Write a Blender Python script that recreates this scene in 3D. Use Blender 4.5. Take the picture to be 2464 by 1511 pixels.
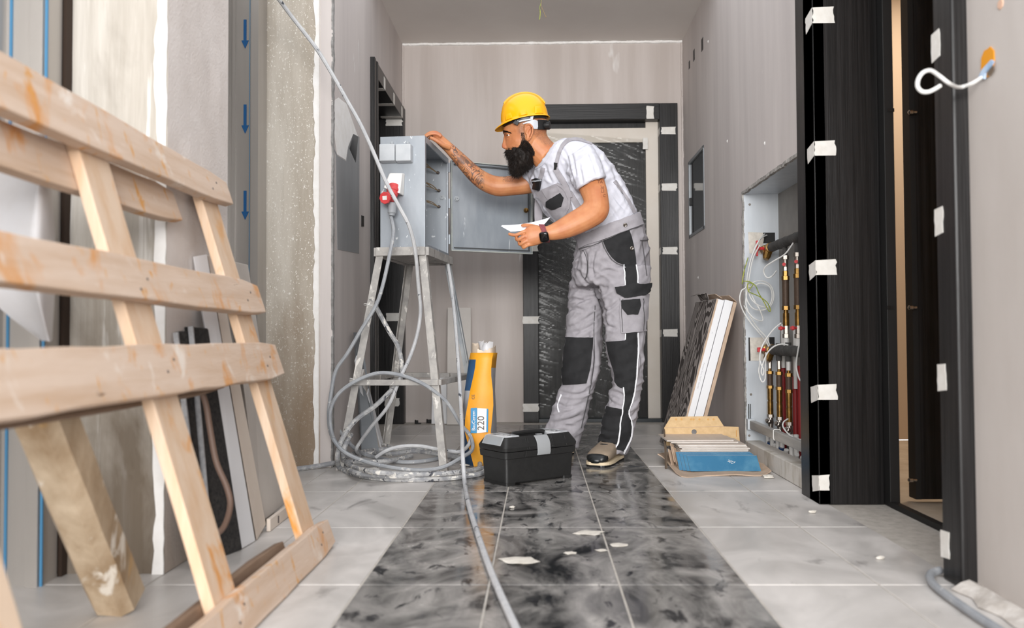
import bpy, bmesh, math, random
import numpy as np
from mathutils import Vector, Matrix, noise, Euler
from mathutils.bvhtree import BVHTree
for o in list(bpy.data.objects): bpy.data.objects.remove(o)
C = bpy.context.scene.collection
random.seed(7)
# ---------------------------------------------------------------- camera
H, F, W0, H0 = .59, 1950., 2464., 1511.
YAW, PITCH, ROLL = math.radians(1.0), math.radians(1.5), math.radians(-.3)
RC = Matrix.Rotation(YAW, 3, 'Z') @ Matrix.Rotation(math.pi/2+PITCH, 3, 'X') @ Matrix.Rotation(ROLL, 3, 'Z')
_d = RC.transposed() @ Vector((0, 1, 0))
CX = 1296 - F*_d.x/-_d.z
CY = 809 + F*_d.y/-_d.z
EYE = Vector((0, 0, H))
def ray(px, py): return (RC @ Vector(((px-CX)/F, -(py-CY)/F, -1))).normalized()
def P(px, py, Y):
    d = ray(px, py); return EYE + d*(Y/d.y)
def PX(px, py, X):
    d = ray(px, py); return EYE + d*(X/d.x)
def PZ(px, py, Z=0):
    d = ray(px, py); return EYE + d*((Z-H)/d.z)
cd = bpy.data.cameras.new('camera'); cam = bpy.data.objects.new('camera', cd); C.objects.link(cam)
cam.matrix_world = Matrix.Translation(EYE) @ RC.to_4x4()
cd.sensor_width = 36; cd.sensor_fit = 'HORIZONTAL'; cd.lens = F/W0*36
cd.shift_x = (W0/2-CX)/W0; cd.shift_y = (CY-H0/2)/W0
cd.clip_start = .02
cd.dof.use_dof = True; cd.dof.focus_distance = 3.8; cd.dof.aperture_fstop = 2.6
bpy.context.scene.camera = cam
# ---------------------------------------------------------------- light
sc = bpy.context.scene
w = bpy.data.worlds.new('world'); sc.world = w; w.use_nodes = True
bg = w.node_tree.nodes['Background']; bg.inputs[0].default_value = (.93, .96, 1, 1); bg.inputs[1].default_value = .95
def area(name, loc, rot, sx, sy, power, col):
    l = bpy.data.lights.new(name, 'AREA'); l.shape = 'RECTANGLE'; l.size = sx; l.size_y = sy; l.energy = power; l.color = col
    o = bpy.data.objects.new(name, l); C.objects.link(o); o.location = loc; o.rotation_euler = rot; return o
R_ = math.radians
area('window_light', (-.1, -4.4, 1.8), (R_(88), 0, R_(0)), 4.6, 1.7, 430, (1, .985, .965))
area('side_room_light', (2.3, 3.8, 2.55), (0, 0, 0), .9, .9, 17, (1, .86, .7))
sc.view_settings.view_transform = 'Standard'; sc.view_settings.look = 'None'
sc.view_settings.gamma = 1; sc.view_settings.use_curve_mapping = False; sc.view_settings.exposure = 0.75
# ---------------------------------------------------------------- materials
def lin(c): return tuple((v/255/12.92 if v/255 <= .04045 else ((v/255+.055)/1.055)**2.4) for v in c)+(1,)
def mat(name, col, col2=None, sc_=4, st=(1, 1, 1), lo=.35, hi=.65, det=5, dist=0, rough=.6, rough2=None, metal=0, bump=0, bs=60, bst=None,
        spots=None, coord='O', alpha=1, spec=None, ior=None, trans=0, sheen=0, sss=0, stain_shade=None):
    m = bpy.data.materials.new(name); m.use_nodes = True; nt = m.node_tree; N = nt.nodes; L = nt.links
    b = N['Principled BSDF']; b.inputs['Roughness'].default_value = rough; b.inputs['Metallic'].default_value = metal
    b.inputs['Base Color'].default_value = lin(col); b.inputs['Alpha'].default_value = alpha
    if spec is not None: b.inputs['Specular IOR Level'].default_value = spec
    if ior: b.inputs['IOR'].default_value = ior
    if trans: b.inputs['Transmission Weight'].default_value = trans
    if sheen: b.inputs['Sheen Weight'].default_value = sheen
    if sss: b.inputs['Subsurface Weight'].default_value = sss; b.inputs['Subsurface Radius'].default_value = (.01, .004, .002); b.inputs['Subsurface Scale'].default_value = .6
    if coord == 'O': src = N.new('ShaderNodeTexCoord').outputs['Object']
    else: src = N.new('ShaderNodeNewGeometry').outputs['Position']
    def mp(s):
        n = N.new('ShaderNodeMapping'); n.inputs['Scale'].default_value = s; L.new(src, n.inputs[0]); return n.outputs[0]
    def nz(scale, s, d=5, di=0):
        n = N.new('ShaderNodeTexNoise'); n.inputs['Scale'].default_value = scale; n.inputs['Detail'].default_value = d
        n.inputs['Distortion'].default_value = di; n.inputs['Roughness'].default_value = .6; L.new(mp(s), n.inputs['Vector']); return n.outputs['Fac']
    def ramp(f, a, c):
        n = N.new('ShaderNodeMapRange'); n.inputs[1].default_value = a; n.inputs[2].default_value = c; L.new(f, n.inputs[0]); return n.outputs[0]
    def mix(f, a, c):
        n = N.new('ShaderNodeMix'); n.data_type = 'RGBA'; L.new(f, n.inputs[0])
        for v, s in ((a, n.inputs[6]), (c, n.inputs[7])):
            if isinstance(v, tuple): s.default_value = v
            else: L.new(v, s)
        return n.outputs[2]
    cur = lin(col)
    if col2:
        f = ramp(nz(sc_, st, det, dist), lo, hi); cur = mix(f, cur, lin(col2)); L.new(cur, b.inputs['Base Color'])
        if rough2 is not None:
            n = N.new('ShaderNodeMapRange'); n.inputs[3].default_value = rough; n.inputs[4].default_value = rough2; L.new(f, n.inputs[0]); L.new(n.outputs[0], b.inputs['Roughness'])
    for s in (spots or []):
        c, scale, th = s[:3]; stt = s[3] if len(s) > 3 else (1, 1, 1); wd = s[4] if len(s) > 4 else .03
        f = ramp(nz(scale, stt, 4, .6), th, th+wd); cur = mix(f, cur, lin(c)); L.new(cur, b.inputs['Base Color'])
    if stain_shade:  # browner towards the floor: stain, plus any shade painted in
        c, ztop, amt = stain_shade; sx = N.new('ShaderNodeSeparateXYZ'); L.new(src, sx.inputs[0]); hgt = N.new('ShaderNodeMapRange'); hgt.inputs[1].default_value = ztop; hgt.inputs[2].default_value = 0; L.new(sx.outputs[2], hgt.inputs[0])
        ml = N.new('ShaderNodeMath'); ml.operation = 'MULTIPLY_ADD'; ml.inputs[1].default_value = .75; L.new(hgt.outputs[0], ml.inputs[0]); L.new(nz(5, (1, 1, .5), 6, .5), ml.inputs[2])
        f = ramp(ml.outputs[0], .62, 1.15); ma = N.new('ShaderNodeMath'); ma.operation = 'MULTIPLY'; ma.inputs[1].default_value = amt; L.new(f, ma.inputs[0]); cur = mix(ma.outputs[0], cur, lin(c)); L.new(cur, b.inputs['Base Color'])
    if bump:
        n = N.new('ShaderNodeBump'); n.inputs['Strength'].default_value = min(1, bump); n.inputs['Distance'].default_value = .004 if bump <= 1 else .004*bump
        L.new(nz(bs, bst or (1, 1, 1), 4), n.inputs['Height']); L.new(n.outputs[0], b.inputs['Normal'])
    return m
M = {}
V = (1, 1, .08)
M['wall'] = mat('skim_coat_grey', (188, 180, 177), (206, 198, 194), 5, (1, 1, .1), .35, .7, rough=.8, bump=.12, bs=14, spots=[((222, 220, 217), 9, .70, (1, 1, .35), .06)])
M['wall_b'] = mat('skim_coat_back', (184, 174, 168), (198, 189, 184), 3.2, (1.6, 1, .12), .4, .62, rough=.85, bump=.1, bs=14, spots=[((222, 219, 216), 3.5, .66, (1, 1, .25), .05)])
M['wall_r'] = mat('skim_coat_near', (186, 178, 172), (198, 191, 186), 3, (1, 1, .3), rough=.8, bump=.1, bs=12)
M['ceiling'] = mat('ceiling_paint', (226, 220, 215), (232, 227, 222), 1.5, rough=.9)
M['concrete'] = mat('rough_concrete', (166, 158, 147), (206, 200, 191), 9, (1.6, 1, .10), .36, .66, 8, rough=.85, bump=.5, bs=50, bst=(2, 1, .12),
    spots=[((222, 218, 212), 22, .60, (1.5, 1, .08), .08), ((150, 138, 118), 12, .70, (1, 1, .25), .08), ((118, 112, 104), 5, .66, (1, 1, .6), .12)], stain_shade=((92, 78, 62), 1.0, .9))  # foot stain deepened with painted shade from the pallet
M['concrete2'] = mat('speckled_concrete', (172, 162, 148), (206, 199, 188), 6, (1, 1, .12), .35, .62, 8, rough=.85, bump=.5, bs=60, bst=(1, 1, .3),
    spots=[((228, 224, 216), 120, .60, (1, 1, .8), .04), ((134, 120, 100), 14, .69, (1, 1, .3), .08)], stain_shade=((128, 104, 78), .9, .75))
M['plaster'] = mat('render_plaster', (203, 194, 188), (214, 206, 201), 6, rough=.9, bump=.5, bs=130, stain_shade=((140, 118, 96), .7, .6))
M['bead'] = mat('white_filler', (232, 229, 225), (240, 238, 236), 20, rough=.8, bump=.2)
M['steel_film'] = mat('filmed_steel', (168, 163, 158), (184, 179, 174), 4, (1, 1, .1), rough=.32, metal=.45)
M['blue'] = mat('blue_print', (8, 84, 140), rough=.5)
M['blue2'] = mat('blue_line', (70, 130, 170), rough=.5)
M['black_wood'] = mat('black_woodgrain', (18, 17, 17), (38, 36, 36), 60, (1, 1, .025), .35, .65, rough=.38, spec=.3, bump=.25, bs=160, bst=(1, 1, .02))
M['black_wood_h'] = mat('black_woodgrain_h', (18, 17, 17), (38, 36, 36), 60, (.025, 1, 1), .35, .65, rough=.38, spec=.3, bump=.25, bs=160, bst=(.02, 1, 1))
M['black'] = mat('matt_black', (18, 17, 17), rough=.6)
M['tape'] = mat('masking_tape', (214, 210, 203), (225, 222, 217), 30, rough=.8, bump=.2, bs=80)
M['beige'] = mat('beige_liner', (214, 204, 192), (220, 212, 202), 3, rough=.7)
M['tile_dark'] = mat('tile_dark', (30, 31, 33), (168, 164, 160), 3.4, (1, .8, 1), .33, .69, 10, 2.6, rough=.07, rough2=.30, coord='P',
    spots=[((178, 173, 169), 9, .57, (1, .6, 1), .22), ((34, 35, 38), 17, .575, (1, .5, 1), .08)])
M['tile_light'] = mat('tile_light', (178, 174, 170), (214, 209, 205), 3.2, (1, .8, 1), .36, .66, 8, .8, rough=.28, rough2=.5, coord='P', spots=[((150, 146, 143), 9, .62, (1, .5, 1), .1)])
M['grout'] = mat('grout', (190, 184, 176), (170, 164, 156), 30, rough=.9, coord='P')
M['dustfloor'] = mat('dusty_screed', (176, 160, 140), (196, 182, 164), 6, rough=.9, coord='P')
M['zinc'] = mat('galvanised_sheet', (196, 202, 208), (214, 219, 224), 8, (1, 1, .2), rough=.4, metal=.35)
M['mirror'] = mat('dark_gloss_glass', (40, 43, 47), rough=.06, spec=.8)
# ---------------------------------------------------------------- mesh helpers
ORG = {}
def tag(o, label=None, cat=None, group=None, kind=None):
    if label: o['label'] = label
    if cat: o['category'] = cat
    if group: o['group'] = group
    if kind: o['kind'] = kind
    return o
def thing(name, loc, label=None, cat=None, group=None, kind=None):
    o = bpy.data.objects.new(name, None); C.objects.link(o); o.location = loc; o.empty_display_size = .05
    ORG[o.name] = Vector(loc); return tag(o, label, cat, group, kind)
def smooth(pts, n=6):
    "Catmull-Rom through points"
    pts = [Vector(p) for p in pts]; out = []
    for i in range(len(pts)-1):
        p0 = pts[max(i-1, 0)]; p1 = pts[i]; p2 = pts[i+1]; p3 = pts[min(i+2, len(pts)-1)]
        for k in range(n):
            t = k/n; out.append(.5*((2*p1)+(p2-p0)*t+(2*p0-5*p1+4*p2-p3)*t*t+(3*p1-p0-3*p2+p3)*t**3))
    out.append(pts[-1]); return out
class MB:
    def __init__(s): s.v = []; s.f = []; s.mi = []; s.cur = 0
    def add(s, vs, fs):
        n = len(s.v); s.v += [Vector(v) for v in vs]; s.f += [[i+n for i in f] for f in fs]; s.mi += [s.cur]*len(fs); return s
    def box(s, a, b):
        x0, y0, z0 = [min(a[i], b[i]) for i in range(3)]; x1, y1, z1 = [max(a[i], b[i]) for i in range(3)]
        return s.add([(x0, y0, z0), (x1, y0, z0), (x1, y1, z0), (x0, y1, z0), (x0, y0, z1), (x1, y0, z1), (x1, y1, z1), (x0, y1, z1)],
              [[0, 3, 2, 1], [4, 5, 6, 7], [0, 1, 5, 4], [1, 2, 6, 5], [2, 3, 7, 6], [3, 0, 4, 7]])
    def obox(s, c, sx, sy, sz, R=None):
        R = R or Matrix.Identity(3); c = Vector(c)
        vs = [c+R @ Vector((x*sx/2, y*sy/2, z*sz/2)) for z in (-1, 1) for x, y in ((-1, -1), (1, -1), (1, 1), (-1, 1))]
        return s.add(vs, [[0, 3, 2, 1], [4, 5, 6, 7], [0, 1, 5, 4], [1, 2, 6, 5], [2, 3, 7, 6], [3, 0, 4, 7]])
    def bar(s, p0, p1, w_, h_, up=(0, 0, 1), w2=None, h2=None):
        p0 = Vector(p0); p1 = Vector(p1); d = (p1-p0).normalized(); x = d.cross(Vector(up))
        if x.length < 1e-4: x = d.cross(Vector((1, 0, 0)))
        x.normalize(); y = x.cross(d).normalized(); vs = []
        for p, a, b in ((p0, w_, h_), (p1, w2 or w_, h2 or h_)):
            vs += [p-x*a/2-y*b/2, p+x*a/2-y*b/2, p+x*a/2+y*b/2, p-x*a/2+y*b/2]
        return s.add(vs, [[3, 2, 1, 0], [4, 5, 6, 7], [0, 1, 5, 4], [1, 2, 6, 5], [2, 3, 7, 6], [3, 0, 4, 7]])
    def hexa(s, vs):  # bottom 4 then top 4, same winding
        return s.add(vs, [[3, 2, 1, 0], [4, 5, 6, 7], [0, 1, 5, 4], [1, 2, 6, 5], [2, 3, 7, 6], [3, 0, 4, 7]])
    def loft(s, rings, cap0=True, cap1=True, closed=True):
        n = len(rings[0]); vs = [v for r in rings for v in r]; fs = []
        for i in range(len(rings)-1):
            for j in range(n if closed else n-1):
                k = (j+1) % n; fs.append([i*n+j, i*n+k, (i+1)*n+k, (i+1)*n+j])
        if cap0 and closed: fs.append(list(range(n-1, -1, -1)))
        if cap1 and closed: fs.append([(len(rings)-1)*n+j for j in range(n)])
        return s.add(vs, fs)
    def tube(s, pts, r, n=10, caps=True):
        pts = [Vector(p) for p in pts]; m = len(pts); rs = r if isinstance(r, (list, tuple)) else [r]*m
        t0 = (pts[1]-pts[0]).normalized(); u = t0.orthogonal().normalized(); rings = []
        for i, p in enumerate(pts):
            t = (pts[min(i+1, m-1)]-pts[max(i-1, 0)]).normalized(); u = (u-t*u.dot(t)).normalized(); q = t.cross(u)
            rings.append([p+(u*math.cos(a)+q*math.sin(a))*rs[i] for a in [2*math.pi*k/n for k in range(n)]])
        return s.loft(rings, caps, caps)
    def lathe(s, p0, d, prof, n=16):  # prof [(h,r)]
        d = Vector(d).normalized(); u = d.orthogonal().normalized(); q = d.cross(u); p0 = Vector(p0)
        return s.loft([[p0+d*h+(u*math.cos(a)+q*math.sin(a))*r for a in [2*math.pi*k/n for k in range(n)]] for h, r in prof])
    def prism(s, poly, dv):
        n = len(poly); dv = Vector(dv); a = [Vector(p) for p in poly]
        return s.add(a+[p+dv for p in a], [list(range(n-1, -1, -1)), [n+i for i in range(n)]]+[[i, (i+1) % n, n+(i+1) % n, n+i] for i in range(n)])
    def sheet(s, grid, th=.002):  # grid[i][j] vectors -> thin solid
        a = len(grid); b = len(grid[0]); g = [[Vector(p) for p in r] for r in grid]; nr = []
        for i in range(a):
            r = []
            for j in range(b):
                du = g[min(i+1, a-1)][j]-g[max(i-1, 0)][j]; dv = g[i][min(j+1, b-1)]-g[i][max(j-1, 0)]
                k = du.cross(dv); r.append(k.normalized() if k.length > 1e-12 else Vector((0, 0, 1)))
            nr.append(r)
        vs = [g[i][j] for i in range(a) for j in range(b)]+[g[i][j]-nr[i][j]*th for i in range(a) for j in range(b)]; o = a*b; fs = []
        for i in range(a-1):
            for j in range(b-1):
                q = [i*b+j, (i+1)*b+j, (i+1)*b+j+1, i*b+j+1]; fs.append(q); fs.append([x+o for x in q[::-1]])
        for i in range(a-1):
            for j in (0, b-1):
                q = [i*b+j, (i+1)*b+j, (i+1)*b+j+o, i*b+j+o]; fs.append(q if j else q[::-1])
        for j in range(b-1):
            for i in (0, a-1):
                q = [i*b+j, i*b+j+1, i*b+j+1+o, i*b+j+o]; fs.append(q[::-1] if i else q)
        return s.add(vs, fs)
    def build(s, name, mt, parent=None, sm=False, bevel=0, ang=35, label=None, cat=None, group=None, kind=None, origin=None, weld=0):
        me = bpy.data.meshes.new(name)
        if parent is not None: org = ORG[parent.name]
        elif origin is not None: org = Vector(origin)
        elif kind == 'structure': org = Vector((0, 0, 0))
        else:
            lo = [min(v[i] for v in s.v) for i in range(3)]; hi = [max(v[i] for v in s.v) for i in range(3)]
            org = Vector(((lo[0]+hi[0])/2, (lo[1]+hi[1])/2, lo[2]))
        me.from_pydata([v-org for v in s.v], [], s.f); me.validate()
        ms = mt if isinstance(mt, (list, tuple)) else [mt]
        for m in ms: me.materials.append(m)
        if len(ms) > 1: me.polygons.foreach_set('material_index', s.mi)
        bm = bmesh.new(); bm.from_mesh(me)
        if weld: bmesh.ops.remove_doubles(bm, verts=bm.verts, dist=weld)
        bmesh.ops.recalc_face_normals(bm, faces=bm.faces); bm.to_mesh(me); bm.free()
        if sm:
            me.shade_smooth()
            if ang < 180: me.set_sharp_from_angle(angle=math.radians(ang))
        o = bpy.data.objects.new(name, me); C.objects.link(o); ORG[o.name] = org
        if parent is not None: o.parent = parent
        else: o.location = org
        if bevel:
            md = o.modifiers.new('bevel', 'BEVEL'); md.width = bevel; md.segments = 2; md.limit_method = 'ANGLE'; md.angle_limit = math.radians(40)
        return tag(o, label, cat, group, kind)
def dup(o, loc=None, parent=None, label=None, name=None):
    c = o.copy(); C.objects.link(c)
    if loc is not None: c.location = loc
    c.parent = parent
    if label: c['label'] = label
    return c
def dup_tree(o, loc, rz=0, label=None):
    c = dup(o, loc, None, label); c.rotation_euler.z = rz
    for ch in o.children:
        d = dup(ch, None, c)
        for g in ch.children: dup(g, None, d)
    return c
def text_mb(body, size, O, ux, uy, depth=.001, align='CENTER', cond=1):
    "lettering as flat solid geometry: returns MB"
    cu = bpy.data.curves.new('t', 'FONT'); cu.body = body; cu.size = size; cu.align_x = align; cu.align_y = 'CENTER'; cu.extrude = depth/2; cu.resolution_u = 3
    o = bpy.data.objects.new('t', cu); C.objects.link(o); dg = bpy.context.evaluated_depsgraph_get(); me = bpy.data.meshes.new_from_object(o.evaluated_get(dg))
    ux = Vector(ux).normalized(); uy = Vector(uy).normalized(); uz = ux.cross(uy); O = Vector(O); m = MB()
    m.add([O+ux*(v.co.x*cond)+uy*v.co.y+uz*v.co.z for v in me.vertices], [list(p.vertices) for p in me.polygons])
    bpy.data.objects.remove(o); bpy.data.curves.remove(cu); bpy.data.meshes.remove(me); return m

def ragged_bar(p0, p1, u, w_, a0, a1, b0, b1, seed, step=.009, freq=16):
    "rough filler bead from p0 to p1: extends u*[a0..a1] and w_*[b0..b1], edges wavering"
    p0 = Vector(p0); p1 = Vector(p1); u = Vector(u); w_ = Vector(w_); n = max(4, int((p1-p0).length/step)); rings = []
    for i in range(n+1):
        p = p0.lerp(p1, i/n); k = [noise.noise((i*step*freq+seed*7.1, j*9.7, seed))*.7+noise.noise((i*step*freq*5, j*5.3, seed))*.5 for j in range(4)]
        A0 = a0+(a1-a0)*.28*k[0]; A1 = a1+(a1-a0)*.28*k[1]; B0 = b0; B1 = b1+(b1-b0)*.55*k[3]
        rings.append([p+u*A0+w_*B0, p+u*A1+w_*B0, p+u*(A1+A0*.2)/1.2+w_*B1, p+u*(A0*1.0+.1*(A1-A0))+w_*B1])
    return MB().loft(rings)
# ---------------------------------------------------------------- setting
XL, XR, YB, ZC = -.94, 1.008, 5.585, 2.635
# floor slab + individually laid tiles
fl = MB().box((-1.5, -1.2, -.12), (XR+.2, YB+.3, -.0018)).build('floor', M['grout'], kind='structure', label='dusty tiled corridor floor with a dark central strip')
tcache = {}
def tile(x0, x1, y0, y1, m):
    g = .0024; w_, l_ = x1-x0-2*g, y1-y0-2*g; key = (round(w_, 4), round(l_, 4), m.name)
    cx, cy = (x0+x1)/2, (y0+y1)/2
    if key in tcache: o = dup(tcache[key], (cx, cy, 0), fl)
    else:
        b = .0012; mb = MB(); a, c = w_/2, l_/2
        mb.loft([[(-a, -c, -.002), (a, -c, -.002), (a, c, -.002), (-a, c, -.002)], [(-a, -c, -b), (a, -c, -b), (a, c, -b), (-a, c, -b)],
                 [(-a+b, -c+b, 0), (a-b, -c+b, 0), (a-b, c-b, 0), (-a+b, c-b, 0)]], False, True)
        o = mb.build('floor_tile', m, fl); o.location = (cx, cy, 0); tcache[key] = o
XS = [-.4267, -.1217, .1890, .4897]
rows = [1.94+.58*k for k in range(-4, 7)]
for i in range(len(rows)-1):
    y0, y1 = rows[i], min(rows[i+1], YB)
    for a, c in zip(XS[:-1], XS[1:]): tile(a, c, y0, y1, M['tile_dark'])
    off = .0
    for a, c in ((-.735, -.4267), (-.94, -.735), (.4897, .80), (.80, XR)): tile(a, c, y0, y1, M['tile_light'])
    if y1 < 3.7: tile(-1.39, -.94, y0, y1, M['tile_light'])
MB().box((-1.5, 4.5, ZC), (XR+.25, YB+.3, ZC+.12)).build('ceiling', M['ceiling'], kind='structure', label='grey unfinished ceiling slab')
# back wall with door opening
DBX0, DBX1, DBZ = .0, .86, 2.10
wb = MB(); wb.box((-1.2, YB, 0), (DBX0-.05, YB+.2, ZC)); wb.box((DBX1+.05, YB, 0), (XR+.2, YB+.2, ZC)); wb.box((DBX0-.05, YB, DBZ+.03), (DBX1+.05, YB+.2, ZC))
wb.build('wall_back', M['wall_b'], kind='structure', label='pale skim coated end wall of the corridor')
ragged_bar((XL+.003, YB, ZC), (XR-.003, YB, ZC), (0, 0, -1), (0, -1, 0), 0, .019, -.001, .010, 1).build('trim_1', M['bead'], kind='structure', label='ragged white filler line where end wall meets ceiling')
for k, (x, sx, z0) in enumerate(((XR, -1, 0), (XL, 1, 2.19))):
    ragged_bar((x, YB, z0), (x, YB, ZC-.01), (sx, 0, 0), (0, -1, 0), 0, .014, -.001, .008, 3+k).build('trim_2', M['wall_b'], kind='structure', label='rough filler in the %s corner of the end wall' % ('right', 'left')[k])
# left wall with door opening
LD0, LD1, LDZ = 4.62, 5.50, 2.08
wl = MB(); wl.box((XL-.055, 3.68, 0), (XL, 3.96, ZC)); wl.box((XL-.18, 3.96, 0), (XL, LD0-.03, ZC)); wl.box((XL-.18, LD0-.03, LDZ+.03), (XL, LD1+.03, ZC)); wl.box((XL-.18, LD1+.03, 0), (XL, YB, ZC))
wl.build('wall_left', M['wall'], kind='structure', label='grey skim coated left corridor wall around a black door frame')
mb = MB(); mb.box((XL-.18, .5, 0), (XL, .75, ZC)); mb.box((XL-.06, .75, 2.3), (XL, 2.02, ZC)); mb.box((XL-.06, 2.43, 2.35), (XL, 3.69, ZC))
mb.build('wall_left_lintel', M['plaster'], kind='structure', label='plaster wall above the lift openings on the left')
# lift recess steel fronts
MB().box((-1.46, 2.40, 0), (-1.39, 3.72, 2.4)).build('door_4', M['steel_film'], kind='structure', label='film covered steel lift door between the two concrete pillars')
jb = MB(); jb.box((-1.40, 3.60, 0), (-1.252, 3.70, 2.4)); jb.box((-1.37, 3.59, 0), (-1.357, 3.60, 2.4)); jb.box((-1.285, 3.588, 0), (-1.252, 3.60, 2.4))
jb = jb.build('trim_3', M['steel_film'], kind='structure', label='steel lift door jamb in protective film printed with blue arrows')
for py in (45, 250, 458):
    a = P(588, py, 3.588); b_ = P(588, py+70, 3.588); m = MB(); z0, z1 = b_.z, a.z; x = a.x; hw = .0165
    m.prism([(x-.007, 3.5995, z1), (x+.006, 3.5995, z1), (x+.006, 3.5995, z0+.037), (x+hw, 3.5995, z0+.037), (x, 3.5995, z0), (x-hw, 3.5995, z0+.037), (x-.007, 3.5995, z0+.037)], (0, -.0025, 0))
    m.build('arrow_print', M['blue'], jb)
MB().box((-1.291, 3.586, 0), (-1.289, 3.589, 2.4)).build('film_line', M['blue2'], jb)
# left lift
MB().box((-1.40, .75, 0), (-1.29, 2.02, 2.4)).build('door_5', M['steel_film'], kind='structure', label='film covered steel lift door at the left edge')
j5 = MB().box((-1.30, 1.93, 0), (-1.195, 2.0, 2.4)); j5.box((-1.225, 1.92, 0), (-1.195, 1.93, 2.4)); j5 = j5.build('trim_4', M['steel_film'], kind='structure', label='steel lift jamb with blue film lines beside the first pillar')
for px in (28, 113): 
    x = P(px, 100, 1.93).x; MB().box((x-.003, 1.926, 0), (x+.003, 1.9305, 2.4)).build('film_line', M['blue2'], j5)
MB().box((-1.196, 2.005, 0), (-1.186, 2.03, 2.4)).build('gap_strip', mat('rust_gap', (52, 38, 28), rough=.9), j5)
# pillars
def pillar(name, x0, x1, y0, y1, label, conc='concrete'):
    mb = MB(); n = 40
    # front face (camera side) slightly uneven concrete
    g = [[(x0+(x1-x0)*i/8, y0+(.006*noise.noise((i*.7, k*.35, y0)) if 0 < i < 8 else 0), ZC*k/n) for i in range(9)] for k in range(n+1)]
    for k in range(n):
        for i in range(8): mb.add([g[k][i], g[k][i+1], g[k+1][i+1], g[k+1][i]], [[0, 1, 2, 3]])
    mb.cur = 1; h = [[(x1+(.003*noise.noise((i*.9, k*.4, x1+9)) if 0 < i < 6 else 0), y0+(y1-y0)*i/6, ZC*k/n) for i in range(7)] for k in range(n+1)]
    for k in range(n):
        for i in range(6): mb.add([h[k][i], h[k][i+1], h[k+1][i+1], h[k+1][i]], [[0, 1, 2, 3]])
    mb.cur = 0; mb.add([(x0, y0, 0), (x0, y1, 0), (x1, y1, 0), (x0, y0, ZC), (x0, y1, ZC), (x1, y1, ZC)], [[0, 1, 4, 3], [1, 2, 5, 4]])
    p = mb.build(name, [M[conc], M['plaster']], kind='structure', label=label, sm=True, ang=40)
    return p
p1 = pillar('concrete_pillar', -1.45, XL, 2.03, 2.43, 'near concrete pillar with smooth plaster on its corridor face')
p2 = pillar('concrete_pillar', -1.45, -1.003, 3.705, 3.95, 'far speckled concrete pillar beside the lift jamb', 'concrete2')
def ragged(p, x0, x1, y, nx, seed, z1=ZC):
    r = random.Random(seed); mb = MB(); n = 90; L_ = []
    for k in range(n+1):
        z = z1*k/n; L_.append((x0+(r.random()-.5)*.008+.004*math.sin(k*.4), x1+(r.random()-.5)*.003, z))
    mb.sheet([[(a, y, z), (c, y, z)] for a, c, z in L_], .004)
    return mb.build('corner_bead', M['bead'], p)
ragged(p1, XL-.028, XL-.001, 2.0285, 1, 3)
ragged(p2, -1.03, -1.004, 3.702, 1, 4)
MB().box((-1.003, 3.683, 0), (XL-.0015, 3.9, ZC)).build('trim_5', M['plaster'], kind='structure', label='narrow plaster return beside the far concrete pillar', bevel=.003)
ragged_bar((XL, 3.684, 0), (XL, 3.684, ZC), (1, 0, 0), (0, -1, 0), -.006, .005, -.012, .007, 6).build('trim_6', mat('grey_filler', (120, 118, 116), (150, 148, 146), 30, rough=.9), kind='structure', label='ragged filler joint on the left wall edge', sm=True)
# smear of light filler on left wall and socket slot
mb = MB(); pts = [(800, 245), (806, 330), (812, 372), (832, 385), (838, 352), (856, 392), (862, 330), (848, 290), (834, 250), (815, 235)]
mb.prism([PX(a, c, XL+.0012) for a, c in pts][::-1], (-.001, 0, 0)).build('filler_patch', M['bead'], bpy.data.objects['wall_left'])
mb = MB(); mb.prism([PX(a, c, XL+.0012) for a, c in [(797, 340), (808, 372), (812, 600), (864, 610), (865, 330), (850, 322), (838, 352), (833, 388), (812, 374)]][::-1], (-.001, 0, 0)).build('filler_patch', mat('grey_patch', (138, 138, 139), (150, 150, 151), 5, (1, 1, .2), rough=.8), bpy.data.objects['wall_left'])
mb = MB(); mb.prism([PX(a, c, XL+.002) for a, c in [(870, 518), (876, 520), (876, 545), (870, 545)]], (-.004, 0, 0)).build('cable_slot', M['black'], bpy.data.objects['wall_left'])
# right wall with door opening, pipe niche and meter niche
RD0, RD1, RDZ = 1.99, 2.85, 2.12
NY0, NY1, NZ0, NZ1 = 3.115, 3.98, .075, 1.285
MY0, MY1, MZ0, MZ1 = 4.90, 5.40, 1.235, 1.745
WT = .2
wr = MB()
def wseg(y0, y1, z0, z1): wr.box((XR, y0, z0), (XR+WT, y1, z1))
wseg(RD0-.09, RD1+.19, RDZ+.02, ZC); wseg(RD1+.12, NY0, 0, RDZ+.02); wseg(NY0, NY1, NZ1, ZC); wseg(NY1, MY0, 0, ZC); wseg(MY0, MY1, 0, MZ0); wseg(MY0, MY1, MZ1, ZC); wseg(MY1, YB, 0, ZC)
wr.box((XR+.05, MY0, MZ0), (XR+WT, MY1, MZ1))
wr = wr.build('wall_right', M['wall'], kind='structure', label='dark grey skim coated right corridor wall with a pipe niche')
MB().box((XR, .5, 0), (XR+WT, RD0-.09, ZC)).build('wall_right_near', M['wall_r'], kind='structure', label='near right wall with a hole for a cable')
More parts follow.
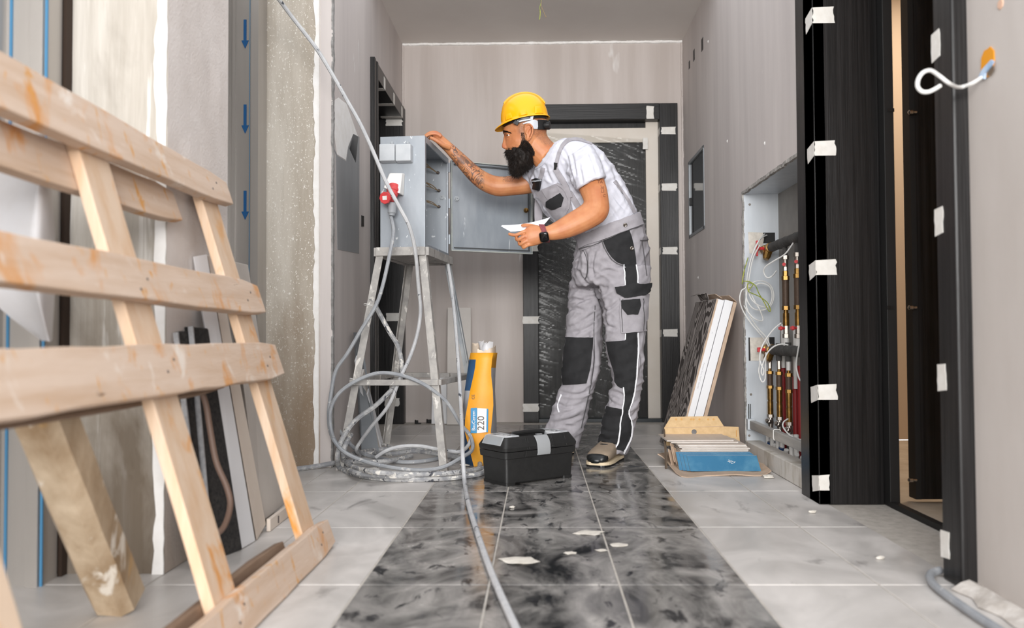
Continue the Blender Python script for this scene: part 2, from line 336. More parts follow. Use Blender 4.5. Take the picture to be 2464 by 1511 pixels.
# niche box: sheet metal
nb = MB(); nd = .17
nb.box((XR+.002, NY1-.002, 0), (XR+nd, NY1+.002, NZ1))
nb.box((XR+.002, NY0-.002, 0), (XR+nd, NY0+.004, NZ1)); nb.box((XR+.002, NY0, NZ1-.004), (XR+nd, NY1, NZ1+.002))
nb = nb.build('trim_7', M['zinc'], kind='structure', label='galvanised lining of the pipe niche')
MB().box((XR+nd, NY0, 0), (XR+nd+.01, NY1, NZ1)).build('back_sheet', mat('shaded_sheet', (128, 124, 119), (146, 142, 136), 5, rough=.6), nb)  # niche shade put into a darker grey back colour
MB().box((XR+.165, 3.60, .1), (XR+.171, 3.605, NZ1)).build('seam', M['black'], nb)
de = mat('dirty_edge', (116, 112, 108), (176, 172, 167), 25, rough=.9)
t8 = ragged_bar((XR, NY1+.004, .05), (XR, NY1+.004, NZ1+.01), (0, 1, 0), (-1, 0, 0), -.006, .012, -.004, .005, 9); q8 = ragged_bar((XR, NY0, NZ1), (XR, NY1+.01, NZ1), (0, 0, 1), (-1, 0, 0), -.006, .014, -.006, .005, 10)
t8.build('trim_8', de, kind='structure', label='rough upright plaster edge framing the pipe niche'); q8.build('trim_10', de, kind='structure', label='rough level plaster edge above the pipe niche')
cb = MB(); cb.box((XR-.004, NY0-.005, 0), (XR+.07, NY1+.0, .078)); cb.build('trim_9', mat('dirty_curb', (206, 201, 194), (176, 168, 156), 9, (1, 1, .3), .5, .62, rough=.9, bump=.4, bs=40), kind='structure', label='stained white curb under the pipe niche', bevel=.004)
# meter panel
mp_ = thing('door_6', (XR, MY0, MZ0), 'small glossy dark access door set in the right wall', kind='structure')
f = MB(); t = .02
for a, c in (((MY0, MZ0), (MY1, MZ0+t)), ((MY0, MZ1-t), (MY1, MZ1)), ((MY0, MZ0), (MY0+t, MZ1)), ((MY1-t, MZ0), (MY1, MZ1))): f.box((XR-.004, a[0], a[1]), (XR+.03, c[0], c[1]))
f.build('frame', mat('panel_frame', (140, 144, 148), rough=.4, metal=.3), mp_, bevel=.002)
MB().box((XR+.006, MY0+t, MZ0+t), (XR+.014, MY1-t, MZ1-t)).build('panel', M['mirror'], mp_)
MB().box((XR-.004, MY1-.05, 1.45), (XR+.008, MY1-.03, 1.50)).build('latch', M['black'], mp_, bevel=.002)
# electrical holes high on right wall
for (px, py, w_, h_) in ((1690, 107, .05, .075), (1670, 133, .045, .07), (1659, 156, .04, .05)):
    c = PX(px, py, XR); m = MB(); m.box((XR-.0015, c.y-w_/2, c.z-h_/2), (XR+.002, c.y+w_/2, c.z+h_/2)); m.build('socket_hole', M['black'], wr)
for (px, py) in ((1704, 100), (1680, 668), (1750, 340), (1840, 345)):
    c = PX(px, py, XR); MB().lathe(c+Vector((-.003, 0, 0)), (1, 0, 0), [(0, .004), (.004, .012)], 7).build('filler_dab', M['bead'], wr)
# ------------------------------------------------ doors
def tape(parent, quad, th=.0012, lab=None):
    "quad of 4 points (tl,tr,br,bl) facing camera side; torn edge on the right"
    q = [Vector(p) for p in quad]; r = random.Random(int(abs(q[0].x*977+q[0].z*3331))); n = 5; g = []
    for i in range(n+1):
        t = i/n; l_ = q[0].lerp(q[3], t); rr = q[1].lerp(q[2], t); j0 = (r.random()-.5)*.10; j1 = (r.random()-.5)*.12
        g.append([l_+(rr-l_)*(j0 if 0 < i < n else j0*.4), l_.lerp(rr, .5), rr+(rr-l_)*j1])
    return MB().sheet(g, th).build('tape_strip', M['tape'], parent)
# door_1: end wall
d1 = thing('door_1', (.4, YB, 0), 'black woodgrain door frame in the end wall with a film wrapped door', kind='structure')
m = MB(); m.box((-.105, YB-.03, 0), (DBX0, YB+.2, DBZ+.0)); m.build('jamb', M['black_wood'], d1, bevel=.003)
m = MB(); m.box((DBX1-.02, YB-.03, 0), (.965, YB+.2, DBZ+.09)); m.build('jamb', M['black_wood'], d1, bevel=.003)
m = MB(); m.box((-.105, YB-.032, DBZ-.02), (DBX1-.02, YB+.2, DBZ+.09)); m.build('lintel', M['black_wood_h'], d1, bevel=.003)
m = MB(); m.box((DBX1-.105, YB+.05, 0), (DBX1-.02, YB+.1, DBZ-.02)); m.box((DBX0, YB+.05, DBZ-.16), (DBX1-.105, YB+.1, DBZ-.06)); m.build('rebate_liner', M['beige'], d1)
m = MB(); m.box((DBX0, YB+.075, .02), (DBX1-.03, YB+.12, DBZ-.02)); m.build('door_leaf', M['black_wood'], d1)
m = MB(); m.box((DBX0-.0, YB-.02, 0), (DBX1, YB+.12, .022)); m.build('threshold', mat('dark_threshold', (44, 50, 54), rough=.4), d1)
# plastic film over the door: wrinkled thin sheet
film = bpy.data.materials.new('clear_film'); film.use_nodes = True; nt = film.node_tree; N = nt.nodes
for n in list(N): N.remove(n)
out = N.new('ShaderNodeOutputMaterial'); mx = N.new('ShaderNodeMixShader'); tr = N.new('ShaderNodeBsdfTransparent'); gl = N.new('ShaderNodeBsdfGlossy'); gl.inputs['Roughness'].default_value = .14; gl.inputs[0].default_value = (.2, .2, .2, 1)
tr.inputs[0].default_value = (.93, .93, .92, 1)
fr = N.new('ShaderNodeFresnel'); fr.inputs[0].default_value = 1.5; ad = N.new('ShaderNodeMath'); ad.operation = 'ADD'; ad.inputs[1].default_value = .0
nt.links.new(fr.outputs[0], ad.inputs[0]); nt.links.new(ad.outputs[0], mx.inputs[0]); nt.links.new(tr.outputs[0], mx.inputs[1]); nt.links.new(gl.outputs[0], mx.inputs[2]); nt.links.new(mx.outputs[0], out.inputs[0])
def film_sheet(x0, x1, ztop, y, parent, amp=.0022, nx=50, nz=260, slope=.0, xr_top=None):
    g = []
    for k in range(nz+1):
        r = []
        for i in range(nx+1):
            u = i/nx; t = k/nz; x = x0+(x1-x0)*u; zt = ztop-slope*u; z = .03+(zt-.03)*t
            q_ = noise.noise((u*.9+3, (z+u*.22)*15, 1)); q2_ = noise.noise((u*1.3, (z+u*.34)*27, 5)); a = amp*(.9*max(0, 1-abs(q_)*5)**2+.6*max(0, 1-abs(q2_)*6)**2+noise.noise((u*4, z*3, 9))*.8)
            if z < .55: a += amp*1.1*(1-z/.55)*noise.noise((u*14, z*14, 3))
            r.append((x, y+a, z))
        g.append(r)
    m = MB()
    for k in range(nz):
        for i in range(nx): m.add([g[k][i], g[k][i+1], g[k+1][i+1], g[k+1][i]], [[0, 1, 2, 3]])
    return m.build('plastic_film', film, parent, sm=True, ang=180)
film_sheet(.004, DBX1-.11, DBZ-.085, YB+.035, d1, slope=.06)
yj = YB-.0315
for (x0, x1, py, h_) in ((-.11, .002, 770, .05), (-.11, -.004, 981, .055), (-.11, .0, 596, .05)):
    z = P(1270, py, yj).z; tape(d1, [(x0, yj, z+h_/2), (x1, yj, z+h_/2), (x1, yj, z-h_/2), (x0, yj, z-h_/2)])
for (py) in (314, 450, 603, 801):
    z = P(1610, py, yj).z; tape(d1, [(.853, yj, z+.024), (.952, yj, z+.026), (.952, yj, z-.026), (.853, yj, z-.024)])
    tape(d1, [(.8385, YB+.035, z+.02), (.8385, yj, z+.022), (.8385, yj, z-.024), (.8385, YB+.035, z-.03)])
c = P(1564, 270, yj); tape(d1, [(c.x-.024, yj-.002, c.z+.045), (c.x+.026, yj-.002, c.z+.04), (c.x+.026, yj-.002, c.z-.045), (c.x-.024, yj-.002, c.z-.045)])
c = P(1553, 345, YB+.03); tape(d1, [(c.x-.018, c.y, c.z+.04), (c.x+.016, c.y, c.z+.04), (c.x+.016, c.y, c.z-.04), (c.x-.018, c.y, c.z-.04)])
# door_2: left wall
d2 = thing('door_2', (XL, 5, 0), 'black door frame with masking tape in the left wall', kind='structure')
m = MB(); m.box((XL-.2, LD0-.11, 0), (XL+.022, LD0, LDZ+.09)); m.box((XL+.02, LD0-.11, 0), (XL+.026, LD0-.075, LDZ+.09)); m.box((XL+.02, LD0-.03, 0), (XL+.026, LD0, LDZ+.09)); m.build('jamb', M['black_wood'], d2, bevel=.002)
m = MB(); m.box((XL-.2, LD1, 0), (XL+.022, YB-.005, LDZ+.09)); m.build('jamb', M['black_wood'], d2, bevel=.002)
m = MB(); m.box((XL-.2, LD0, LDZ), (XL+.022, LD1, LDZ+.09)); m.build('lintel', mat('black_grain_y', (18, 17, 17), (38, 36, 36), 60, (1, .025, 1), rough=.36), d2, bevel=.002)
m = MB(); m.box((XL-.2, LD0, 0), (XL-.165, LD1, LDZ)); m.build('door_leaf', M['black'], d2)
yj = LD1-.001
for (px0, px1, py, h_) in ((928, 968, 294, .05), (928, 966, 616, .045), (930, 965, 763, .055), (926, 960, 968, .055)):
    a = P(px0, py, yj); c = P(px1, py, yj); tape(d2, [(a.x, yj, a.z+h_/2), (c.x, yj, a.z+h_/2), (c.x, yj, a.z-h_/2), (a.x, yj, a.z-h_/2)])
for yy in (4.80, 5.12, 5.42):
    tape(d2, [(XL+.0235, yy, LDZ+.07), (XL+.0235, yy+.045, LDZ+.07), (XL+.0235, yy+.045, LDZ), (XL+.0235, yy, LDZ)])
    tape(d2, [(XL-.12, yy, LDZ-.001), (XL+.02, yy, LDZ-.001), (XL+.02, yy+.05, LDZ-.001), (XL-.12, yy+.05, LDZ-.001)])
# door_3: right wall
d3 = thing('door_3', (XR, 2.4, 0), 'black woodgrain door frame in the right wall with masking tape', kind='structure')
XF = .972
m = MB(); m.box((XF, RD1, 0), (XR+.006, RD1+.19, RDZ+.12)); m.box((XF+.0, RD1, 0), (1.198, RD1+.1, RDZ+.12)); m.build('jamb', M['black_wood'], d3, bevel=.003)
m = MB(); m.box((1.198, RD1-.045, 0), (1.232, RD1+.1, RDZ)); m.build('stop_bead', M['black'], d3, bevel=.002)
m = MB(); m.box((XF, RD0-.09, 0), (XR+WT, RD0, RDZ+.12)); m.build('jamb', M['black_wood'], d3, bevel=.006)
m = MB(); m.box((XF, RD0, RDZ), (XR+WT, RD1, RDZ+.12)); m.build('lintel', M['black_wood'], d3)
m = MB(); m.box((XR+.19, RD0, 0), (XR+.215, RD1-.045, .018)); m.build('threshold', M['black'], d3)
# leaf opened into the side room
Yl = RD1+.03
m = MB(); m.box((1.326, Yl, .012), (2.08, Yl+.042, RDZ-.01)); m.build('door_leaf', M['black_wood'], d3)
m = MB(); m.box((1.318, Yl-.004, .012), (1.337, Yl+.05, RDZ-.01)); m.build('leaf_edge', M['black'], d3)
for py in (270, 740, 1155):
    c = P(2189, py, Yl-.02); m = MB(); m.lathe(c+Vector((-.006, 0, 0)), (1, 0, 0), [(0, .004), (.004, .008), (.016, .008), (.02, .005), (.03, .005)], 12); m.build('hinge_pin', mat('hinge_steel', (200, 198, 195), rough=.25, metal=1), d3, sm=True)
for py in (265, 740): 
    c = P(2143, py, RD1-.046); MB().box((c.x-.012, RD1-.048, c.z-.006), (c.x+.012, RD1-.045, c.z+.006)).build('strike_plate', M['black_wood'], d3)
film_sheet(1.345, 2.05, RDZ-.05, Yl-.018, d3, .002, 40, 120)
yj = RD1-.0012
for (px0, px1, y0, y1) in ((1950, 2007, 18, 55), (1950, 2010, 340, 374), (1954, 2012, 626, 661), (1948, 2014, 926, 962), (1957, 1996, 1144, 1180)):
    a = P(1966, y0, yj); b_ = P(px1, y1, yj); tape(d3, [(XF+.001, yj, a.z), (b_.x, yj, a.z+.003), (b_.x, yj, b_.z), (XF+.001, yj, b_.z)])
    tape(d3, [(XF-.0012, RD1+.07, a.z-.012), (XF-.0012, yj, a.z), (XF-.0012, yj, b_.z), (XF-.0012, RD1+.065, b_.z-.016)])
for (py, h_) in ((113, .06), (540, .056), (914, .055), (1308, .055)):
    c = PX(2257, py, XF); m = tape(d3, [(XF-.0012, 1.995, c.z+h_/2+.01), (XF-.0012, 1.955, c.z+h_/2+.013), (XF-.0012, 1.955, c.z-h_/2+.005), (XF-.0012, 1.995, c.z-h_/2)])
# side room behind door_3
rm = MB(); rm.box((XR+WT, 1.2, -.12), (3.6, 4.6, -.004)); rm.build('floor_side_room', M['dustfloor'], kind='structure', label='dusty floor of the room behind the right door')
rm = MB(); rm.box((XR+WT+.01, 4.6, 0), (3.6, 4.7, ZC)); rm.box((3.6, 1.2, 0), (3.7, 4.7, ZC)); rm.box((XR+WT, 1.1, 0), (3.7, 1.2, ZC)); rm.box((XR+WT, 1.1, ZC), (3.7, 4.7, ZC+.1)); rm.build('wall_side_room', mat('side_room_wall', (206, 186, 164), rough=.9), kind='structure', label='warm beige wall of the room behind the right door')
# ---------------------------------------------------------------- objects: materials
M['pine'] = mat('pallet_pine', (210, 187, 168), (194, 165, 140), 5, (6, .5, 6), .4, .7, 6, rough=.8, bump=.35, bs=70, bst=(6, .4, 6), spots=[((206, 138, 62), 7, .565, (1, 1.2, .8), .14), ((206, 150, 84), 22, .60, (1.5, 1.5, .5), .10), ((226, 214, 202), 9, .6, (1, 1, 1), .12), ((120, 96, 76), 30, .70, (1, .2, 1), .08)])
M['pine_side'] = mat('pallet_pine_upright', (212, 187, 163), (200, 165, 132), 6, (4, 4, .5), .4, .7, 6, rough=.8, bump=.35, bs=70, bst=(4, 4, .3), spots=[((206, 140, 66), 8, .58, (1, 1, .6), .12), ((208, 152, 90), 5, .61, (1, 1, .5), .12)])
M['timber_worn'] = mat('worn_timber', (204, 184, 158), (150, 124, 94), 10, (1, 1, .35), .35, .68, 7, rough=.85, bump=.5, bs=50, spots=[((206, 150, 40), 5, .60, (1, 1, .4), .1), ((222, 212, 198), 14, .60, (1, 1, .5), .06)])
M['brown_wood'] = mat('dark_brown_plank', (112, 88, 70), (136, 112, 92), 10, (4, .4, 4), rough=.85, bump=.3)
M['white_board'] = mat('white_laminate', (226, 226, 228), rough=.5)
M['greige'] = mat('greige_panel', (176, 168, 160), (186, 178, 170), 5, rough=.8)
M['foam'] = mat('black_foam', (28, 27, 27), (52, 49, 47), 120, rough=.95, bump=.5, bs=200)
M['foam_edge'] = mat('foil_edge', (176, 176, 178), (150, 150, 152), 60, rough=.5, bump=.4, bs=90)
M['plastic_white'] = mat('milky_plastic', (222, 222, 226), (206, 202, 200), 3, rough=.3)
M['paper_beige'] = mat('beige_sheet', (206, 192, 178), (218, 206, 194), 3, rough=.7)
GREYMET = dict(col2=(164, 169, 175), sc_=6, st=(1, 1, .3), lo=.4, hi=.65, rough=.42, metal=.25, bump=.1, bs=30)
M['cab'] = mat('grey_enamel_scratched', (148, 154, 161), spots=[((216, 219, 221), 42, .655, (1, 1, .6), .02), ((226, 228, 230), 16, .70, (1, .6, .4), .015), ((120, 104, 90), 18, .715, (1, 1, 1), .03)], **GREYMET)
M['cab_in'] = mat('grey_enamel', (140, 147, 154), spots=[((200, 204, 208), 26, .68, (1, 1, .2), .03)], **GREYMET)
M['stand'] = mat('dusty_angle_iron', (176, 172, 167), (150, 147, 144), 18, rough=.75, bump=.25, spots=[((214, 210, 204), 26, .60, (1, 1, .5), .06), ((110, 104, 98), 22, .66, (1, 1, .4), .05)])
M['stand_blue'] = mat('stained_angle_iron', (150, 156, 162), (196, 198, 198), 14, (1, 1, .3), rough=.7, spots=[((66, 78, 92), 20, .60, (1, 1, .25), .05)])
M['cable'] = mat('plastered_cable', (140, 141, 144), (178, 177, 176), 26, lo=.42, hi=.6, rough=.85, bump=.6, bs=60, spots=[((216, 212, 205), 30, .58, (1, 1, 1), .04), ((70, 72, 79), 26, .60, (1, 1, 1), .05)])
M['cable_w'] = mat('paint_splashed_cable', (196, 196, 197), (176, 177, 180), 20, rough=.7, bump=.2, spots=[((62, 66, 74), 22, .63, (1, 1, 1), .04)])
M['cable_b'] = mat('grey_rubber_cable', (138, 141, 146), (160, 162, 165), 20, rough=.6, spots=[((190, 189, 187), 30, .62, (1, 1, 1), .05)])
M['red'] = mat('red_plastic', (206, 44, 50), (214, 76, 78), 30, rough=.5)
M['pale_red'] = mat('dusty_red_plastic', (206, 92, 92), (200, 62, 64), 20, rough=.6)
M['wht'] = mat('white_plastic', (232, 230, 226), rough=.5)
M['gland'] = mat('grey_plastic', (158, 162, 166), rough=.5)
M['brass'] = mat('brass', (150, 116, 62), (112, 84, 44), 30, rough=.32, metal=.85)
M['bronze'] = mat('brown_pipe', (70, 54, 44), (92, 74, 60), 20, rough=.55, metal=.3)
M['chrome'] = mat('nickel', (158, 150, 142), rough=.36, metal=.95)
M['rubber'] = mat('black_insulation', (52, 51, 50), (78, 76, 74), 12, rough=.85, bump=.2)
M['pex'] = mat('white_pex', (214, 212, 208), rough=.5)
M['redpipe'] = mat('red_pipe', (140, 30, 32), rough=.5)
M['bluepipe'] = mat('blue_sleeve', (24, 58, 104), rough=.6)
M['wire_w'] = mat('white_wire', (214, 213, 210), rough=.55)
M['wire_g'] = mat('earth_wire', (180, 176, 56), (96, 130, 50), 60, rough=.5)
M['wire_dark'] = mat('old_wire', (128, 108, 80), rough=.7)
M['orange'] = mat('orange_box', (226, 150, 20), rough=.5)
M['card'] = mat('cardboard', (214, 184, 140), (202, 170, 126), 40, (1, 6, 1), rough=.85, bump=.2, bs=120, bst=(8, 1, 1))
M['card2'] = mat('cardboard_brown', (196, 172, 150), (182, 158, 136), 20, rough=.85)
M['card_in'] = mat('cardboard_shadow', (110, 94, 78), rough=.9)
M['tile_blue'] = mat('tile_back_blue', (40, 104, 140), (86, 138, 164), 9, lo=.45, hi=.75, rough=.5)
M['tile_edge'] = mat('tile_biscuit', (214, 210, 206), (196, 190, 184), 20, rough=.6)
M['tile_top'] = mat('tile_beige_face', (206, 192, 180), (198, 184, 172), 8, (4, 1, 1), rough=.5)
M['tb'] = mat('toolbox_plastic', (30, 30, 30), (36, 36, 36), 60, rough=.42, bump=.08, bs=400)
M['tb_latch'] = mat('grey_latch', (150, 152, 154), rough=.5)
M['clear'] = mat('clear_plastic', (226, 230, 234), rough=.12, alpha=.42)
M['yellow'] = mat('bag_yellow', (226, 150, 16), (230, 164, 40), 5, rough=.5, bump=.4, bs=16)
M['bag_grey'] = mat('bag_grey', (182, 182, 184), (166, 166, 170), 8, rough=.6, bump=.3, bs=20)
M['bag_navy'] = mat('bag_navy', (38, 74, 112), (52, 92, 132), 9, rough=.6, bump=.3, bs=20)
M['bag_dkyel'] = mat('bag_ochre', (196, 136, 22), rough=.6)
M['label_blue'] = mat('label_blue', (10, 126, 176), rough=.5)
M['ink'] = mat('ink_grey', (92, 84, 82), rough=.7)
M['debris'] = mat('plaster_crumb', (222, 216, 206), (200, 194, 184), 40, rough=.9)
# ---------------------------------------------------------------- wooden pallet leaning on the near pillar
def xp(z): return -.572-.306*z
TL = math.atan(.306); un = Vector((-math.sin(TL), 0, math.cos(TL))); nn = Vector((math.cos(TL), 0, math.sin(TL))); ORGP = Vector((-.572, 0, 0))
def pp(s, y, off): return ORGP+un*s+nn*off+Vector((0, y, 0))
pal = thing('wooden_pallet', (-.65, 1.5, 0), 'large pale wooden pallet with orange stains leaning on the near pillar', 'pallet')
def plank_h(name, s0, s1, y0, y1, o0, o1, m, chip=.012, seed=1, n0=0, n1=0):
    r = random.Random(seed); n = 14; rings = []
    for i in range(n+1):
        y = y0+(y1-y0)*i/n; a = (r.random()-.5)*.004; b_ = (r.random()-.5)*.004; e = 0
        a += n0*(1-i/n); b_ += n1*(1-i/n)
        if i == n: a += chip; b_ -= chip
        rings.append([pp(s0+a, y, o0), pp(s0+a, y, o1), pp(s1+b_, y-(chip if i == n else 0), o1), pp(s1+b_, y-(chip if i == n else 0), o0)])
    return MB().loft(rings).build(name, m, pal, bevel=.003)
for k, (s0, s1) in enumerate(((.004, .088), (.503, .605), (.686, .782), (1.008, 1.088))): plank_h('board', s0, s1, .70, 2.295, 0, -.027, M['pine'], .008, k, *((0, 0), (0, 0), (.025, .008), (.0, .06))[k])
plank_h('rear_board', .935, 1.03, .70, 2.03, -.052, -.075, M['pine'], .01, 9); plank_h('rear_board', .012, .1, .70, 2.06, -.052, -.078, M['brown_wood'], .004, 10)
plank_h('rear_board', .50, .585, .70, 1.98, -.052, -.076, M['brown_wood'], .004, 12)
for y0, y1, t in ((.93, 1.045, 1.07), (1.555, 1.665, 1.07), (2.135, 2.245, 1.07)):
    r = random.Random(int(y0*100)); rings = []
    for i in range(13):
        s = .02+(t-.02)*i/12; a = (r.random()-.5)*.003
        rings.append([pp(s, y0+a, -.0275), pp(s, y0+a, -.0515), pp(s, y1+a, -.0515), pp(s, y1+a, -.0275)])
    MB().loft(rings).build('upright', M['pine_side'], pal, bevel=.003)
for s, y in ((.55, 2.19), (.56, 1.61), (.735, 2.19), (.73, 1.6), (.05, 2.19), (.05, 1.6), (1.05, 2.18)):
    for q in (-.02, .02): MB().lathe(pp(s+q*.6, y+q, -.001), nn, [(0, .0035), (.002, .003)], 8).build('nail', M['ink'], pal)
# timber prop behind the pallet
b0 = PZ(285, 1470, 0.0); b1 = PX(60, 925, -.885); d = (b1-b0).normalized()
rings = []; r = random.Random(4)
for i in range(9):
    t = i/8; c = b0.lerp(b1, t); hw = .052; ux = d.cross(Vector((0, 1, 0))).normalized(); uy = d.cross(ux).normalized()
    rings.append([c+ux*(hw*math.cos(a))*1.0+uy*(hw*math.sin(a))*1.0+ux*(r.random()-.5)*.004 for a in [math.pi/4+math.pi/2*k+e for k in range(4) for e in (-.25, .25)]])
m = MB().loft(rings); zmin = min(v.z for v in m.v)
for v in m.v: v.z -= zmin
m.build('timber_prop', M['timber_worn'], None, sm=True, ang=30, label='thick worn timber prop standing at a slant behind the pallet', cat='timber')
# plastic sheet drooping behind the pallet
cols = []
prof = [(.0, [(-60, 330), (20, 345), (85, 325), (104, 320), (112, 345), (126, 420)]), (.5, [(-60, 470), (20, 480), (70, 470), (92, 470), (114, 480), (130, 520)]), (1, [(-60, 600), (10, 610), (50, 600), (84, 600), (110, 600), (134, 610)]),
        (1.5, [(-20, 720), (40, 700), (70, 690), (90, 690), (112, 690), (132, 700)]), (2, [(100, 820), (108, 820), (114, 820), (118, 822), (122, 822), (126, 818)])]
g = []
for t, row in prof:
    yb = [1.60, 1.57, 1.545, 1.53, 1.56, 1.62]; g.append([P(a, c, yb[j]+(.05 if t == 2 else 0)) for j, (a, c) in enumerate(row)])
gs = []
cc = [smooth([g[i][j] for i in range(len(g))], 5) for j in range(6)]
for i in range(len(cc[0])): gs.append(smooth([cc[j][i] for j in range(6)], 4))
MB().sheet(gs, .002).build('plastic_sheet', M['plastic_white'], None, sm=True, label='milky plastic sheet hanging behind the pallet at the left edge', cat='sheet')
# ---------------------------------------------------------------- boards leaning on the near pillar
def slab(name, tl, tr, br, bl, tv, m, label, cat, group=None, **k):
    q = [Vector(p) for p in (bl, br, tr, tl)]; t = Vector(tv)
    mb = MB().hexa([q[0], q[1], q[1]+t, q[0]+t, q[3], q[2], q[2]+t, q[3]+t]); return mb.build(name, m, None, label=label, cat=cat, group=group, **k)
slab('white_board', P(466, 617, 2.16), P(498, 612, 2.22), PZ(614, 1302, .002), PZ(580, 1322, .002), (-.012, .02, 0), M['white_board'], 'narrow white board leaning on the near pillar behind the pallet', 'board', bevel=.002)
slab('wood_board', P(500, 614, 2.235), P(520, 612, 2.30), P(640, 1262, 2.47), PZ(618, 1300, .002), (-.012, .02, 0), M['paper_beige'], 'beige board leaning directly behind the narrow white board', 'board', bevel=.002)
tl, tr, br, bl = P(548, 625, 2.52), P(597, 637, 2.86), PZ(686, 1213, .03), PZ(628, 1258, .03)
slab('grey_panel', tl, tr, br, bl, (-.018, .012, 0), M['greige'], 'grey beige panel leaning in the lift recess behind the pallet', 'panel', bevel=.003)
bt = thing('spirit_batten', PZ(655, 1255, 0), 'pale wooden batten with dark marks on the floor under the grey panel', 'batten')
a, c = PZ(630, 1280, 0), PZ(692, 1232, 0)
MB().bar(a+Vector((.02, 0, .02)), c+Vector((.02, 0, .02)), .012, .038).build('batten', M['paper_beige'], bt, bevel=.002)
for t in (.3, .8): 
    q = a.lerp(c, t)+Vector((.0275, -.003, .02)); MB().obox(q, .002, .006, .022, Matrix.Rotation(-.05, 3, 'Z')).build('mark', M['ink'], bt)
slab('foam_sheet', P(456, 786, 2.12), P(502, 790, 2.18), PZ(584, 1322, .002), PZ(500, 1352, .002), (-.03, .02, 0), [M['foam']], 'dark grey foam sheet leaning on the near pillar, next to the white board', 'sheet', bevel=.004)
slab('foam_sheet', P(418, 800, 2.07), P(452, 796, 2.10), PZ(506, 1362, .002), PZ(478, 1372, .002), (-.03, .015, 0), [M['foam']], 'black foam sheet at the pallet end of the two leaning foam sheets', 'sheet', bevel=.004)
for (t0, b0_, x) in ((P(455, 785, 2.112), PZ(500, 1353, .001), 0), (P(419, 800, 2.064), PZ(480, 1374, .001), 0)):
    MB().bar(t0+Vector((.006, -.004, 0)), b0_+Vector((.012, -.004, 0)), .013, .006, (0, 1, 0)).build('edging_strip', M['foam_edge'], None, label='silver edging strip along the %s leaning foam sheet' % ('dark grey' if t0.x > -.93 and t0.y > 2.1 else 'black'), cat='strip')
pts = [P(436, 852, 2.02), P(462, 905, 2.01), P(492, 960, 2.0), (P(505, 1030, 2.0)), P(520, 1110, 1.99), P(545, 1170, 1.99), P(554, 1215, 1.99), P(540, 1265, 2.0), P(515, 1288, 2.01), P(498, 1280, 2.03)]
MB().tube(smooth(pts, 5), .0075, 8).build('brown_cable', mat('brown_cable', (110, 88, 76), rough=.6), None, sm=True, label='brown cable drooping in a hook before the dark foam sheets', cat='cable')
# ---------------------------------------------------------------- metal stand
ED = Vector((.111, .994, 0)); EW = Vector((-.994, .111, 0)); FR = Vector((-.531, 3.75, 0)); CW, CDp, Z0, Z1 = .2095, .50, 1.007, 1.53
FL = FR+EW*CW; BR = FR+ED*CDp; BL = FL+ED*CDp
def at(v, z): return Vector((v.x, v.y, z))
st = thing('cabinet_stand', (FR.x-.1, FR.y+.25, 0), 'dusty four legged angle iron stand under the grey electrical cabinet', 'stand')
def angle_iron(p0, p1, s, sx, sy, m, name, parent):
    "L profile: flanges towards sx,sy (unit vectors)"
    p0 = Vector(p0); p1 = Vector(p1); sx = Vector(sx)*s; sy = Vector(sy)*s; t = .12; r = []
    for p in (p0, p1): r.append([p, p+sx, p+sx+sy*t, p+sx*t+sy*t, p+sx*t+sy, p+sy])
    return MB().loft(r).build(name, m, parent)
feet = {'FL': Vector((-.905, 3.60, 0)), 'FR': PZ(1076, 1133, 0), 'BR': Vector((-.285, 4.28, 0)), 'BL': PZ(924, 1068, 0)}
tops = {'FL': at(FL-ED*.015+EW*.012, Z0-.02), 'FR': at(FR-ED*.015-EW*.012, Z0-.02), 'BR': at(BR+ED*.01-EW*.012, Z0-.02), 'BL': at(BL+ED*.01+EW*.012, Z0-.02)}
for k in feet:
    sx = EW*(1 if 'R' in k else -1); sy = ED*(1 if 'F' in k else -1)
    angle_iron(feet[k], tops[k], .034, sx, sy, M['stand_blue'] if k == 'BR' else M['stand'], 'leg', st)
def lerpz(k, z): return feet[k].lerp(tops[k], z/tops[k].z)
fr_ = MB()
for a, c in (('FL', 'FR'), ('FR', 'BR'), ('BR', 'BL'), ('BL', 'FL')):
    MB().bar(tops[a]+Vector((0, 0, .0)), tops[c], .03, .04).build('top_rail', M['stand'], st, bevel=.002)
zb = .385
for a, c in (('FL', 'FR'), ('FR', 'BR'), ('BR', 'BL'), ('BL', 'FL')):
    MB().bar(lerpz(a, zb), lerpz(c, zb), .026, .026).build('brace', M['stand'], st, bevel=.002)
MB().obox(at((FR+BL)/2, Z0-.03), .2, .42, .01, Matrix.Rotation(-.11, 3, 'Z')).build('base_plate', M['stand'], st)
for k, z in (('FL', .74), ('FL', .40)):
    p = lerpz(k, z)+ED*.01-EW*.006; MB().tube([p+Vector((.022*math.cos(a), .022*math.sin(a), .004*math.sin(2*a))) for a in [i*math.pi/8 for i in range(17)]], .0022, 6).build('tie_wire', M['wire_w'], st, sm=True)
